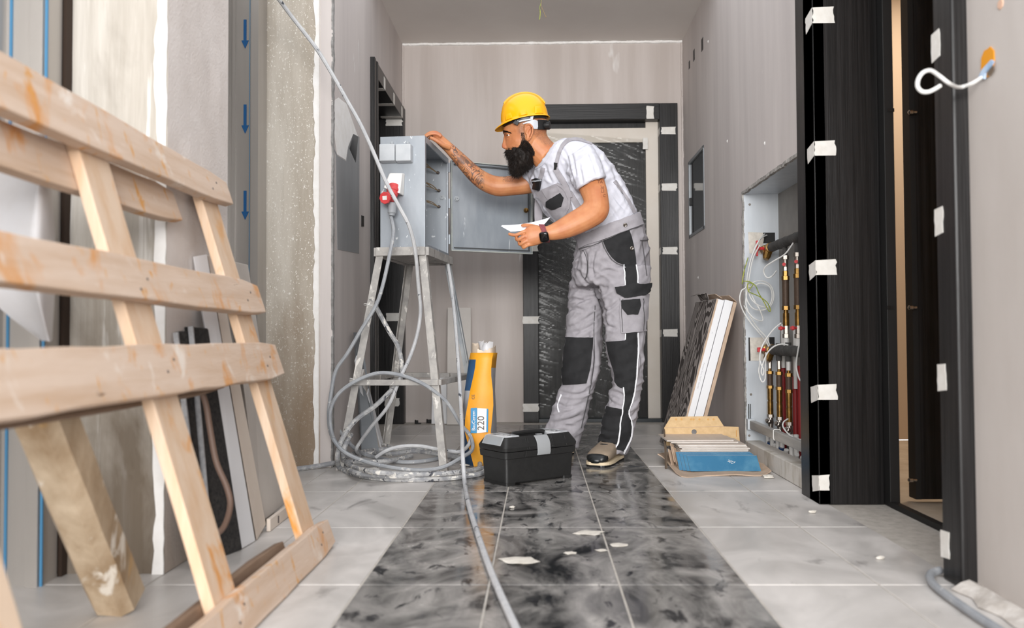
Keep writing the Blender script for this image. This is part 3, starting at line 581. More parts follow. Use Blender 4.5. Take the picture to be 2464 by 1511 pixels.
# ---------------------------------------------------------------- electrical cabinet
cabn = thing('electrical_cabinet', at(FR+EW*.1+ED*.25, Z0), 'scratched grey steel electrical cabinet with its door open, standing on an iron stand', 'cabinet')
def cl(a, b, c): return FR+EW*a+ED*b+Vector((0, 0, c))
def cbox(m, a0, a1, b0, b1, z0, z1): return m.hexa([cl(a0, b0, z0), cl(a1, b0, z0), cl(a1, b1, z0), cl(a0, b1, z0), cl(a0, b0, z1), cl(a1, b0, z1), cl(a1, b1, z1), cl(a0, b1, z1)])
t = .004; m = MB()
cbox(m, 0, CW, 0, t, Z0, Z1); cbox(m, 0, CW, CDp-t, CDp, Z0, Z1); cbox(m, CW-t, CW, t, CDp-t, Z0, Z1); cbox(m, 0, CW-t, t, CDp-t, Z0, Z0+t); cbox(m, 0, CW-t, t, CDp-t, Z1-t, Z1)
m.build('shell', M['cab'], cabn, bevel=.0015)
m = MB(); cbox(m, -.006, .003, 0, .024, Z0, Z1); cbox(m, -.006, .003, CDp-.018, CDp, Z0, Z1); cbox(m, -.006, .003, .024, CDp-.018, Z0, Z0+.02); cbox(m, -.006, .003, .024, CDp-.018, Z1-.03, Z1); m.build('opening_rim', M['cab'], cabn, bevel=.002)
m = MB(); cbox(m, -.012, CW+.006, -.008, CDp+.008, Z0-.008, Z0); m.build('bottom_lip', M['stand'], cabn, bevel=.001)
# door, opened
DH = cl(-.004, CDp+.002, 0); DE = Vector((-.0366, 4.462, 0)); du = (DE-DH).normalized(); dn = Vector((du.y, -du.x, 0))*1.0; DL = (DE-DH).length; dz0, dz1 = Z0+.038, Z1-.01
def dl(a, b, z): return DH+du*a+dn*b+Vector((0, 0, z))
dbm = lambda m, a0, a1, b0, b1, z0, z1: m.hexa([dl(a0, b0, z0), dl(a1, b0, z0), dl(a1, b1, z0), dl(a0, b1, z0), dl(a0, b0, z1), dl(a1, b0, z1), dl(a1, b1, z1), dl(a0, b1, z1)])
m = MB(); dbm(m, .012, DL, -.003, 0, dz0, dz1); door = m.build('cabinet_door', M['cab_in'], cabn)
m = MB(); dbm(m, .012, DL, 0, .016, dz0-.004, dz0+.002); dbm(m, .012, DL, 0, .016, dz1-.004, dz1); dbm(m, .012, .017, 0, .014, dz0, dz1); dbm(m, DL-.005, DL, 0, .016, dz0, dz1); m.build('door_rim', mat('pale_rim', (176, 180, 172), (150, 154, 154), 16, rough=.5), door, bevel=.001)
m = MB(); dbm(m, .03, DL-.012, 0, .008, dz1-.022, dz1-.014); dbm(m, .03, DL-.012, 0, .008, dz0+.012, dz0+.018); dbm(m, DL-.02, DL-.013, 0, .008, dz0+.012, dz1-.014); m.build('gasket', mat('gasket', (70, 72, 74), rough=.8), door, bevel=.001)
p = dl(DL-.034, 0, 1.283); MB().lathe(p, dn, [(0, .013), (.006, .013), (.007, .009), (.02, .009), (.022, .006)], 14).build('lock_knob', M['brass'], door, sm=True)
p = dl(.045, 0, 1.32); MB().lathe(p, dn, [(0, .014), (.004, .014), (.005, .011), (.012, .011), (.0121, .004), (.006, .003)], 16).build('lock_boss', M['gland'], door, sm=True)
for z in (Z0+.07, Z0+.26, Z0+.45): MB().lathe(at(DH, z)-EW*.004, (0, 0, 1), [(0, .006), (.05, .006)], 10).build('hinge', M['cab_in'], cabn, sm=True)
# inside: mounting bosses, wires
for (a, z) in ((.05, 1.32), (.018, 1.20)):
    pass
m = MB().lathe(cl(.028, CDp-t, 1.325), -ED, [(0, .013), (.006, .013), (.007, .004), (.003, .003)], 14).build('mount_boss', M['gland'], cabn, sm=True)
for (a, z, n) in ((.05, 1.455, 3), (.045, 1.36, 4), (.045, 1.275, 3)):
    for k in range(n):
        q = cl(a, CDp-t, z); r = random.Random(int(z*1000)+k)
        MB().tube(smooth([q, q-ED*.03+Vector((0, 0, -.004)), q-ED*.08+EW*.02+Vector((0, 0, r.random()*.02)), cl(.09+.02*r.random(), CDp-.16, z+.03*r.random()), cl(.15, CDp-.2-.05*r.random(), z+.05*r.random())], 4), .0022, 6).build('wire', M['wire_dark'], cabn, sm=True)
    MB().lathe(cl(a, CDp-t, z), -ED, [(0, .009), (.01, .008), (.014, .005)], 10).build('wire_bushing', M['ink'], cabn, sm=True)
for k in range(4):
    q = cl(.05+.012*k, CDp-.06-.06*k*.5, Z0+t+.002); MB().tube(smooth([q, q+Vector((0, 0, .03))-ED*.04, q+Vector((0, 0, .034))-ED*.09+EW*.01, q-ED*.16+EW*.02+Vector((0, 0, .012))], 5), .003, 6).build('wire', (M['wire_w'] if k % 2 else M['ink']), cabn, sm=True)
# fittings on the side facing the camera
def fp(px, py, off=0):
    "point on the camera-side sheet of the cabinet"
    d = ray(px, py); n = -ED; o = FR+n*off; return EYE+d*((o-EYE).dot(n)/d.dot(n))
for (x0, x1) in ((919, 956), (957.5, 994)):
    a, c = fp(x0, 352), fp(x1, 391); bx_ = MB(); w_ = (c-a).dot(-EW); z0, z1 = c.z, a.z
    q = at(a, 0); e = -EW
    bx_.hexa([q-ED*.045+at(Vector((0, 0, 0)), z0), q+e*w_-ED*.045+Vector((0, 0, z0)), q+e*w_+Vector((0, 0, z0-.004)), q+Vector((0, 0, z0-.004)), q-ED*.045+Vector((0, 0, z1)), q+e*w_-ED*.045+Vector((0, 0, z1)), q+e*w_+Vector((0, 0, z1)), q+Vector((0, 0, z1))])
    b = bx_.build('junction_box', mat('box_grey', (180, 184, 188), (192, 195, 198), 14, rough=.5, spots=[((140, 130, 122), 20, .7)]), cabn, bevel=.004)
    c2 = fp((x0+x1)/2+8, 349); MB().lathe(c2+ED*.002, -ED+Vector((0, 0, .3)), [(0, .008), (.022, .008), (.026, .005)], 10).build('cable_stub', M['gland'], b, sm=True)
# CEE socket: white hood, red shroud, plug with flange, gland
def ring_rect(cx, z, w_, h_, off, n=12, pw=4):
    out_ = []
    for k in range(n):
        a = 2*math.pi*k/n; ca, sa = math.cos(a), math.sin(a)
        out_.append(cx-EW*(w_/2*math.copysign(abs(ca)**(2/pw), ca))-ED*off+Vector((0, 0, h_/2*math.copysign(abs(sa)**(2/pw), sa))))
    return out_
c = fp(956, 434); sock = MB()
c0 = at(c, 0)
a = fp(938, 416); b = fp(975, 417); cc_ = fp(975, 470); dd = fp(933, 460)
sock.hexa([fp(933, 458), fp(972, 472), fp(972, 472)-ED*.07, fp(933, 458)-ED*.07, fp(941, 416), fp(975, 417), fp(972, 420)-ED*.035, fp(942, 420)-ED*.035])
sock = sock.build('socket_housing', M['wht'], cabn, bevel=.005)
ax = Vector((-.1, -.45, -.88)).normalized(); s0 = fp(955, 452)-ED*.045
MB().lathe(s0, ax, [(0, .026), (.02, .026), (.021, .029), (.035, .029), (.036, .026), (.055, .025), (.056, .022), (.075, .021)], 18).build('socket_shroud', M['pale_red'], cabn, sm=True)
s1 = fp(942, 484)-ED*.09; axl = Vector((-.25, -.85, -.1)).normalized()
lid = MB().lathe(s1, axl, [(0, .028), (.006, .029), (.010, .027)], 9).build('socket_lid', M['red'], cabn, sm=True)
uxl = axl.cross(Vector((0, 0, 1))).normalized()
MB().obox(s1+axl*.0105, .022, .018, .0015, Matrix((uxl, uxl.cross(axl), axl)).transposed()).build('rating_label', M['wht'], lid)
g0 = fp(952, 503)-ED*.055; MB().lathe(g0, (-.05, -.05, -1), [(-.02, .017), (0, .019), (.026, .019), (.03, .015), (.04, .013)], 16).build('plug_gland', M['gland'], cabn, sm=True)
# ---------------------------------------------------------------- cables
def cable(pts, r, m, label, name='cable', n=8, k=6):
    return MB().tube(smooth(pts, k), r, n).build(name, m, None, sm=True, label=label, cat='cable')
cable([P(640, -40, 3.2), P(672, 0, 3.3), P(702, 40, 3.35), P(760, 115, 3.4), P(802, 183, 3.43), P(836, 243, 3.45), P(868, 300, 3.47), P(898, 365, 3.5), P(930, 440, 3.52), P(962, 500, 3.54), P(986, 548, 3.57), P(1000, 610, 3.63), P(1007, 690, 3.70), P(1012, 745, 3.74), P(1005, 800, 3.75), P(988, 855, 3.74), P(965, 905, 3.68), P(935, 975, 3.68), P(895, 1025, 3.74), P(868, 1062, 3.8), P(857, 1083, 3.82), PZ(866, 1096, .012)],
      .0085, M['cable_w'], 'long paint splashed cable slanting from the ceiling down across the grey cabinet')
cable([fp(950, 527)-ED*.058, P(947, 560, 3.66), P(936, 620, 3.63), P(920, 690, 3.6), P(903, 738, 3.58), P(870, 792, 3.58), P(836, 850, 3.58), P(808, 892, 3.58), P(796, 950, 3.57), P(791, 1000, 3.56), P(797, 1045, 3.55), P(822, 1082, 3.52), P(866, 1106, 3.5), P(928, 1122, 3.47), P(1000, 1131, 3.46), P(1062, 1125, 3.48), P(1108, 1102, 3.52), P(1136, 1082, 3.6), P(1132, 1050, 3.66), P(1108, 1020, 3.68), P(1090, 990, 3.66), P(1068, 960, 3.64), P(1022, 926, 3.62), P(970, 904, 3.61), P(915, 897, 3.60), P(866, 912, 3.58), P(822, 940, 3.55), P(800, 972, 3.54), P(794, 1010, 3.54), P(806, 1060, 3.56), PZ(850, 1098, .03), PZ(905, 1112, .014)],
      .0085, M['cable_b'], 'grey cable hanging from the red plug and looping around the stand legs')
cable([P(893, 716, 3.72), P(908, 745, 3.75), P(938, 800, 3.78), P(956, 830, 3.8), P(966, 870, 3.8), P(966, 905, 3.79)][:6]+[P(950, 930, 3.74), P(905, 975, 3.7), P(870, 1000, 3.66), P(846, 1022, 3.62), P(822, 1060, 3.58), P(812, 1098, 3.54), PZ(818, 1126, .010), PZ(856, 1142, .010), PZ(920, 1152, .010), PZ(996, 1154, .010), PZ(1072, 1151, .010), PZ(1120, 1146, .010), PZ(1160, 1138, .010), PZ(1180, 1120, .010)],
      .0112, M['cable'], 'outermost plastered cable of the coil, lying nearest the camera by the toolbox')
cable([PZ(700, 1130, .01), PZ(716, 1128, .01), PZ(760, 1122, .012), PZ(820, 1112, .022), PZ(880, 1112, .024), PZ(930, 1110, .024), PZ(960, 1104, .022), PZ(985, 1098, .02), PZ(990, 1097, .018)],
      .0112, M['cable'], 'short dusty cable end crossing the coil from the pillar side')
cable([P(845, 1046, 3.66), P(835, 1062, 3.6), P(826, 1090, 3.55), PZ(830, 1122, .012), PZ(850, 1136, .028), PZ(890, 1143, .028), PZ(960, 1146, .028), PZ(1040, 1146, .012), PZ(1110, 1140, .012), PZ(1150, 1130, .012), PZ(1150, 1108, .012), PZ(1110, 1096, .012), PZ(1060, 1092, .012), PZ(1020, 1082, .012), PZ(985, 1084, .012)],
      .0112, M['cable'], 'plastered cable with a blunt raised end beside the left stand leg')
cable([PZ(876, 1092, .012), PZ(900, 1090, .014), PZ(940, 1092, .03), PZ(1000, 1086, .034), PZ(1050, 1092, .034), PZ(1100, 1100, .012), PZ(1160, 1106, .012)],
      .0108, M['cable'], 'dusty cable strand lying across the middle of the coil')
cable([P(800, 1000, 3.86), P(812, 1030, 3.84), P(830, 1052, 3.82), P(848, 1074, 3.8), PZ(880, 1094, .012), PZ(940, 1108, .012), PZ(985, 1112, .012), PZ(1040, 1106, .012), PZ(1090, 1094, .012)],
      .0095, M['cable_b'], 'dark grey cable running in from behind the left stand leg')
cable([PZ(870, 1072, .012), PZ(886, 1060, .03), PZ(902, 1062, .03), PZ(918, 1068, .02), PZ(944, 1076, .012)], .0075, M['cable'], 'thin dark cable end behind the coil near the back stand leg')
cable([P(905, 1100, 3.7), P(930, 1084, 3.68), P(965, 1074, 3.7), P(1010, 1073, 3.72), P(1050, 1080, 3.72), P(1090, 1086, 3.72), P(1112, 1085, 3.7), P(1128, 1070, 3.66), P(1133, 1054, 3.66)], .0085, M['cable_w'], 'pale cable arching over the top of the coil')
cable([P(1075, 622, 4.17), P(1085, 680, 4.14), P(1094, 760, 4.05), P(1102, 860, 3.9), P(1108, 960, 3.72), P(1112, 1040, 3.5), P(1113, 1090, 3.34), PZ(1118, 1160, .009), PZ(1128, 1215, .009), PZ(1148, 1280, .009), PZ(1172, 1350, .009), PZ(1200, 1420, .009), PZ(1240, 1508, .009), PZ(1275, 1590, .009), PZ(1320, 1720, .009), PZ(1400, 1960, .009)],
      .0088, M['cable_w'], 'pale cable running from the cabinet down past the toolbox towards the camera')
cable([PZ(1180, 1124, .012), PZ(1120, 1134, .03), PZ(1060, 1140, .032), PZ(980, 1141, .032), PZ(900, 1136, .05), PZ(846, 1122, .034), PZ(830, 1106, .034), PZ(850, 1092, .034), PZ(900, 1082, .012), PZ(960, 1080, .012), PZ(1010, 1077, .012)], .0105, M['cable'], 'plastered cable riding on top of the front of the coil')
# paper scrap and crumbs
def crumb(p, s, seed, label, name='plaster_crumb', m='debris', grp=None, flat=.5):
    r = random.Random(seed); bm = bmesh.new(); bmesh.ops.create_icosphere(bm, subdivisions=2, radius=s); mb = MB()
    for v in bm.verts:
        k = 1+.6*noise.noise(v.co*1.6/s+Vector((seed, 0, 0))); v.co = Vector((v.co.x*k*1.3, v.co.y*k, v.co.z*k*flat))
    z = min(v.co.z for v in bm.verts); mb.add([Vector(p)+v.co-Vector((0, 0, z)) for v in bm.verts], [[v.index for v in f.verts] for f in bm.faces]); bm.free()
    return mb.build(name, M[m], None, sm=True, ang=30, label=label, cat='debris', group=grp)
crumb(PZ(1125, 1110, 0), .018, 1, 'cream foam lump on the floor just left of the black toolbox', 'foam_lump')
crumb(PZ(1848, 1150, 0), .02, 3, 'cream foam scrap at the right end of the opened carton', 'foam_scrap', flat=.35)
crumb(PZ(1418, 1283, 0), .03, 5, 'large white plaster flake in the middle of the dark tiles', flat=.06)
crumb(PZ(1372, 1331, 0), .014, 6, 'small round white plaster flake left of the right grout line', flat=.1)
crumb(PZ(1250, 1350, 0), .034, 7, 'elongated white plaster flake beside the front cable', flat=.06)
crumb(PZ(1447, 1325, 0), .012, 8, 'tiny plaster flake touching the right grout line', flat=.1)
crumb(PZ(1490, 1312, 0), .02, 9, 'flat white flake just right of the right grout line', flat=.06)
crumb(PZ(1955, 1234, 0), .009, 10, 'plaster crumb on the pale tiles before the right black door frame', flat=.6)
crumb(PZ(2118, 1345, 0), .008, 11, 'lone plaster crumb in the doorway of the right door frame', flat=.6)
crumb(PZ(1118, 1122, 0), .016, 13, 'brownish rubble heap beside the foam lump', 'rubble', flat=.3)
crumb(PZ(1232, 1222, 0), .008, 12, 'small crumb on the left grout line before the toolbox', flat=.4)
gq = [PZ(880, 1128, .004), PZ(900, 1124, .022), PZ(912, 1127, .006), PZ(882, 1130, .002), PZ(905, 1132, .012), PZ(914, 1130, .003)]
MB().sheet([gq[:3], gq[3:]], .0015).build('paper_scrap', M['wht'], None, label='crumpled white paper scrap under the coiled cables', cat='paper')
# ---------------------------------------------------------------- boards by the left door and end wall
slab('tile_strip', P(852, 800, 3.98), P(868, 800, 4.1), PZ(912, 1086, .002), PZ(870, 1090, .002), (-.008, .02, 0), mat('grey_strip', (126, 130, 134), rough=.6), 'grey strip leaning on the left wall behind the stand, nearest the camera', 'strip')
for k, (a, c, d_, e) in enumerate(((858, 862, 898, 1078), (872, 895, 912, 1076), (884, 940, 918, 1074))):
    t0 = P(a, c, 4.0+.06*k); b_ = PZ(d_, e, .002)
    MB().bar(t0, b_, .012, .05, (0, 1, .2)).build('white_edged_strip', M['white_board'] if k % 2 == 0 else M['tile_edge'], None, label=['tallest white edged strip leaning on the left wall behind the stand', 'middle white edged strip leaning on the left wall behind the stand', 'shortest white edged strip leaning on the left wall behind the stand'][k], cat='strip')
slab('baseboard_plank', P(862, 812, 4.2), P(876, 815, 4.45), PZ(914, 1060, .002), PZ(896, 1066, .002), (-.01, .01, 0), M['greige'], 'grey plank leaning on the left door frame behind the stand', 'plank')
slab('beige_board', P(1077, 740, 5.52), P(1133, 740, 5.53), PZ(1133, 1022, .002), PZ(1075, 1022, .002), (0, .014, 0), mat('beige_board', (196, 190, 184), (206, 200, 194), 4, rough=.7), 'tall beige board leaning on the end wall behind the yellow bag', 'board', bevel=.002)
slab('low_board', P(1040, 900, 5.50), P(1075, 900, 5.51), PZ(1075, 1020, .002), PZ(1038, 1020, .002), (0, .012, 0), M['white_board'], 'short pale board against the end wall left of the beige board', 'board', bevel=.002)
for k, px in enumerate((1005, 1033)):
    c = PZ(px, 1020-2*k, 0); m = MB(); m.box((c.x-.02, c.y, 0), (c.x+.02, c.y+.03, .004)); m.box((c.x-.02, c.y, .004), (c.x-.016, c.y+.03, .026)); m.box((c.x-.02, c.y+.026, 0), (c.x+(.02 if k else .0), c.y+.03, .022))
    m.build('plastic_clip', M['black'], None, label=['black plastic clip on the floor at the end wall, left of a pair', 'wider black plastic clip on the floor at the end wall, right of a pair'][k], cat='clip')
# ---------------------------------------------------------------- cement bag
bag = thing('cement_bag', at(P(1155, 1110, 3.78), 0), 'yellow torn open cement bag with blue side standing behind the toolbox', 'bag')
rowsb = [(1112, 1116, 1140, 1182, 1196), (1068, 1114, 1126, 1181, 1195), (1038, 1113, 1118, 1181, 1195), (1009, 1111, 1119, 1184, 1195), (975, 1114, 1125, 1187, 1193), (940, 1118, 1131, 1186, 1191), (905, 1123, 1139, 1182, 1192), (885, 1126, 1143, 1182, 1193), (865, 1129, 1145, 1184, 1195), (849, 1132, 1146, 1187, 1197)]
def bring(r, dy=0):
    y_, a, b_, c_, d_ = r; t = (1112-y_)/263
    yf = 3.70+.02*t; yb_ = 3.84-.03*t
    q = [P(a, y_, yb_-.04), P(b_, y_, yf), P((b_*2+c_)/3, y_, yf-.012*math.sin(3*t)), P((b_+c_*2)/3, y_, yf-.012), P(c_, y_, yf), P(d_, y_, yb_-.02)]
    q += [P(d_-2, y_, yb_+.02), P((a+d_)/2, y_, yb_+.035), P(a+2, y_, yb_+.02)]
    z = max(.0, .59-(y_-809)/1950*3.77)
    return [Vector((v.x, v.y, max(0.0, v.z) if y_ < 1110 else 0.0)) for v in q]
rb = [bring(r) for r in rowsb]
m = MB(); n = 9
for i in range(len(rb)-1):
    for j in range(n):
        k = (j+1) % n; ym = rowsb[i][0]
        if j in (1, 2, 3): mi = 0
        elif j == 0: mi = 2 if ym <= 940 and ym > 880 else (0 if ym <= 866 else (1 if ym > 940 and ym < 1030 else 2))
        elif j == 4: mi = 3 if ym <= 892 else 1
        else: mi = 1
        m.cur = mi; m.add([rb[i][j], rb[i][k], rb[i+1][k], rb[i+1][j]], [[0, 1, 2, 3]])
m.cur = 1; m.add(rb[0], [list(range(n))])
bmx = bmesh.new()
sack = m.build('sack', [M['yellow'], M['bag_grey'], M['bag_navy'], M['bag_dkyel']], bag, sm=True, ang=50, weld=.0004)
sd = sack.modifiers.new('solid', 'SOLIDIFY'); sd.thickness = .0015; sd.offset = -1
# torn paper mouth + liner
g = []; top = rb[-1]
mouth = [top[1], top[2], top[3], top[4], top[5], top[6], top[7], top[8], top[0], top[1]]; r = random.Random(3)
m = MB(); hs = [.02, .006, .012, .02, .035, .03, .045, .05, .045, .02]
mm = smooth(mouth, 4); hh = [hs[min(int(i/4), 8)]*(1-(i/4 % 1))+hs[min(int(i/4)+1, 9)]*(i/4 % 1)+r.random()*.012 for i in range(len(mm))]
cen = sum(mouth, Vector())/len(mouth)
m.sheet([[v.lerp(cen, .22)-Vector((0, 0, .05)) for v in mm], [v.lerp(cen, .16) for v in mm], [v.lerp(cen, .18)+Vector((0, 0, h*.8)) for v, h in zip(mm, hh)]], .0012)
m.build('torn_lining', mat('liner_paper', (208, 188, 166), (220, 204, 186), 10, rough=.8), bag, sm=True)
m = MB(); gl_ = []
for i in range(9):
    a = i/8*math.pi*1.2+.3; p = cen+Vector((.028*math.cos(a)+.012, .035*math.sin(a), .0)); gl_.append([p, p+Vector((.004*math.cos(a), 0, .03+.012*noise.noise((i*1.3, 0, 0)))), p+Vector((.01*math.cos(a*3), 0, .05+.02*noise.noise((i*2.3, 4, 0))))])
m.sheet(gl_, .001); m.build('plastic_liner', M['plastic_white'], bag, sm=True)
def bagp(px, py): return P(px, py, 3.70+.02*(1112-py)/263-.0165)
m = MB().sheet([[bagp(1132, 1042), bagp(1132.5, 982)], [bagp(1147, 1042), bagp(1148, 981)]], .0008); m.build('blue_label', M['label_blue'], bag)
m = MB().sheet([[bagp(1147.5, 1042), bagp(1148.5, 982)], [bagp(1170, 1040), bagp(1171, 983)]], .0008); m.build('white_label', M['wht'], bag)
m = MB().sheet([[bagp(1170.3, 1040), bagp(1171.3, 983)], [bagp(1174, 1040), bagp(1175, 984)]], .0008); m.build('label_edge', M['label_blue'], bag)
def vtext(body, px, py, hpx, mt, parent, fn, cond=1, name='lettering'):
    O = fn(px, py)+Vector((0, -.0022, 0)); up = fn(px, py-10)-fn(px, py); rt = fn(px+10, py)-fn(px, py); size = (fn(px, py-hpx)-fn(px, py)).length*1.38
    return text_mb(body, size, O, up, -rt, .0006, cond=cond).build(name, mt, parent)
vtext('220', 1158, 1018, 17, M['ink'], bag, bagp, 1.0)
vtext('BauCerem', 1140, 1012, 8.5, M['wht'], bag, bagp, .95)
vtext('CE', 1139, 955, 7, M['ink'], bag, bagp)
q = [bagp(1130, 1060), bagp(1135, 1055), bagp(1140, 1060), bagp(1135, 1065)]; MB().prism(q, (0, -.0008, 0)).build('hazard_mark', M['red'], bag)
# ---------------------------------------------------------------- toolbox
TO = PZ(1217, 1172, 0); TX = Vector((.788, .616, 0)); TY = Vector((-.616, .788, 0))
tb = thing('toolbox', TO+TX*.17+TY*.085, 'black plastic toolbox with a grey latch on the dark tiles', 'toolbox')
def tl_(x, y, z): return TO+TX*x+TY*y+Vector((0, 0, z))
def rrect(x0, x1, y0, y1, z, r, n=4):
    o = []
    for (cx, cy, a0) in ((x1-r, y1-r, 0), (x0+r, y1-r, 90), (x0+r, y0+r, 180), (x1-r, y0+r, 270)):
        for k in range(n+1):
            a = math.radians(a0+90*k/n); o.append(tl_(cx+r*math.cos(a), cy+r*math.sin(a), z))
    return o
L_, D_ = .352, .172
m = MB().loft([rrect(.012, L_-.012, .012, D_-.012, .006, .012), rrect(.006, L_-.006, .006, D_-.006, .012, .014), rrect(.0, L_, .0, D_, .113, .014)], True, False)
m.loft([rrect(.0, L_, .0, D_, .105, .014), rrect(-.007, L_+.007, -.007, D_+.007, .108, .016), rrect(-.010, L_+.010, -.010, D_+.010, .133, .018)], False, True)
m.build('tray', M['tb'], tb, sm=True, ang=30)
m = MB()
for (x0, x1) in ((.0, .06), (L_-.06, L_)): MB().loft([rrect(x0+.006, x1-.006, .004, D_-.004, 0, .01), rrect(x0+.004, x1-.004, .004, D_-.004, .012, .01)]).build('foot_pad', M['tb'], tb, sm=True, ang=30)
m = MB().loft([rrect(-.010, L_+.010, -.010, D_+.010, .136, .018), rrect(-.012, L_+.012, -.012, D_+.012, .150, .018), rrect(-.009, L_+.009, -.008, D_+.008, .158, .018), rrect(.008, L_-.008, .012, D_-.012, .188, .016)], True, False)
# lid top with handle recess: ring + lower deck
m.loft([rrect(.008, L_-.008, .012, D_-.012, .188, .016), rrect(.011, L_-.011, .017, D_-.017, .1895, .014), rrect(.016, L_-.016, .026, D_-.026, .188, .012), rrect(.02, L_-.02, .034, D_-.034, .166, .01)], False, True)
m.build('lid', M['tb'], tb, sm=True, ang=32)
m = MB()
hx = [tl_(.085, D_/2, .168), tl_(.09, D_/2, .186), tl_(.105, D_/2, .193), tl_(.175, D_/2, .195), tl_(.245, D_/2, .193), tl_(.26, D_/2, .186), tl_(.265, D_/2, .168)]
m.tube(smooth(hx, 4), .009, 10); m.build('handle', M['tb'], tb, sm=True)
for k, (x0, x1) in enumerate(((.013, .085), (L_-.095, L_-.014))):
    m = MB().loft([rrect(x0, x1, .020, D_-.020, .167, .006), rrect(x0, x1, .020, D_-.020, .1915, .006), rrect(x0+.003, x1-.003, .023, D_-.023, .194, .005)]); org_ = m.build('organiser_lid', M['clear'], tb, sm=True, ang=30)
    for q in range(4):
        yq = .035+.033*q; MB().add([tl_(x0+.004, yq-.001, .167), tl_(x1-.004, yq-.001, .167), tl_(x1-.004, yq+.001, .167), tl_(x0+.004, yq+.001, .167), tl_(x0+.004, yq-.001, .188), tl_(x1-.004, yq-.001, .188), tl_(x1-.004, yq+.001, .188), tl_(x0+.004, yq+.001, .188)], [[3, 2, 1, 0], [4, 5, 6, 7], [0, 1, 5, 4], [1, 2, 6, 5], [2, 3, 7, 6], [3, 0, 4, 7]]).build('divider', M['plastic_white'], org_)
m = MB().hexa([tl_(-.0125, .022, .158), tl_(-.0125, D_-.022, .158), tl_(-.008, D_-.022, .158), tl_(-.008, .022, .158), tl_(.0045, .024, .191), tl_(.0045, D_-.024, .191), tl_(.014, D_-.024, .191), tl_(.014, .024, .191)]); cf = m.build('clear_front', M['clear'], tb, bevel=.003)
m = MB().hexa([tl_(-.010, .05, .160), tl_(-.010, .11, .160), tl_(-.006, .11, .160), tl_(-.006, .05, .160), tl_(-.003, .05, .176), tl_(-.003, .11, .176), tl_(.002, .11, .176), tl_(.002, .05, .176)]); m.build('clip_window', mat('dark_slate', (52, 70, 82), rough=.5), cf, bevel=.001)
lt = [(-.0135, .112), (-.017, .122), (-.0165, .140), (-.0145, .156), (-.008, .172), (.004, .186), (.010, .190)]
m = MB().sheet([[tl_(.148, y, z) for y, z in lt], [tl_(.165, y-.001, z) for y, z in lt], [tl_(.200, y-.001, z) for y, z in lt], [tl_(.214, y, z) for y, z in lt]], .004); m.build('latch', M['tb_latch'], tb, sm=True, bevel=.001)
for x in (.098, .108, .226, .232, .300):
    m = MB().hexa([tl_(x, -.0145, .140), tl_(x+.004, -.0145, .140), tl_(x+.004, -.008, .140), tl_(x, -.008, .140), tl_(x, .005, .186), tl_(x+.004, .005, .186), tl_(x+.004, .012, .186), tl_(x, .012, .186)]); m.build('lid_rib', M['tb'], tb, bevel=.001)
for x in (.088,): 
    m = MB().hexa([tl_(x, -.0125, .110), tl_(x+.034, -.0125, .110), tl_(x+.034, -.008, .110), tl_(x, -.008, .110), tl_(x+.004, -.0145, .134), tl_(x+.03, -.0145, .134), tl_(x+.03, -.009, .134), tl_(x+.004, -.009, .134)]); m.build('hasp', M['tb'], tb, bevel=.001)
# ---------------------------------------------------------------- leaning tile boxes on the right
wp = bpy.data.materials.new('woodgrain_print'); wp.use_nodes = True; nt = wp.node_tree; N = nt.nodes; L = nt.links; b = N['Principled BSDF']; b.inputs['Roughness'].default_value = .55
tc = N.new('ShaderNodeTexCoord'); mpn = N.new('ShaderNodeMapping'); mpn.inputs['Scale'].default_value = (7, 7, 1.1); L.new(tc.outputs['Object'], mpn.inputs[0])
wv = N.new('ShaderNodeTexNoise'); wv.inputs['Scale'].default_value = 1.0; wv.inputs['Detail'].default_value = 1; L.new(mpn.outputs[0], wv.inputs['Vector'])
ml = N.new('ShaderNodeMath'); ml.operation = 'MULTIPLY'; ml.inputs[1].default_value = 22; L.new(wv.outputs['Fac'], ml.inputs[0]); fcn = N.new('ShaderNodeMath'); fcn.operation = 'FRACT'; L.new(ml.outputs[0], fcn.inputs[0])
gt = N.new('ShaderNodeMapRange'); gt.inputs[1].default_value = .45; gt.inputs[2].default_value = .6; L.new(fcn.outputs[0], gt.inputs[0])
mxn = N.new('ShaderNodeMix'); mxn.data_type = 'RGBA'; mxn.inputs[6].default_value = lin((66, 60, 57)); mxn.inputs[7].default_value = lin((158, 150, 145)); L.new(gt.outputs[0], mxn.inputs[0]); L.new(mxn.outputs[2], b.inputs['Base Color'])
lean = Vector((.875-.667, 0, .765)); lu = lean.normalized(); ln_ = Vector((lu.z, 0, -lu.x))
nb_ = Vector((.676, 4.03, 0)); fb_ = Vector((.654, 4.44, 0)); LT = .79
tk = .042
def tbp(s, w_, o): return nb_.lerp(fb_, w_)+lu*s+ln_*o
labs = ['tile box with dark woodgrain print leaning on the right wall, nearest the door', 'white edged tile box in the middle of the leaning stack on the right wall', 'thin grey carton leaning against the right wall behind the white edged boxes']
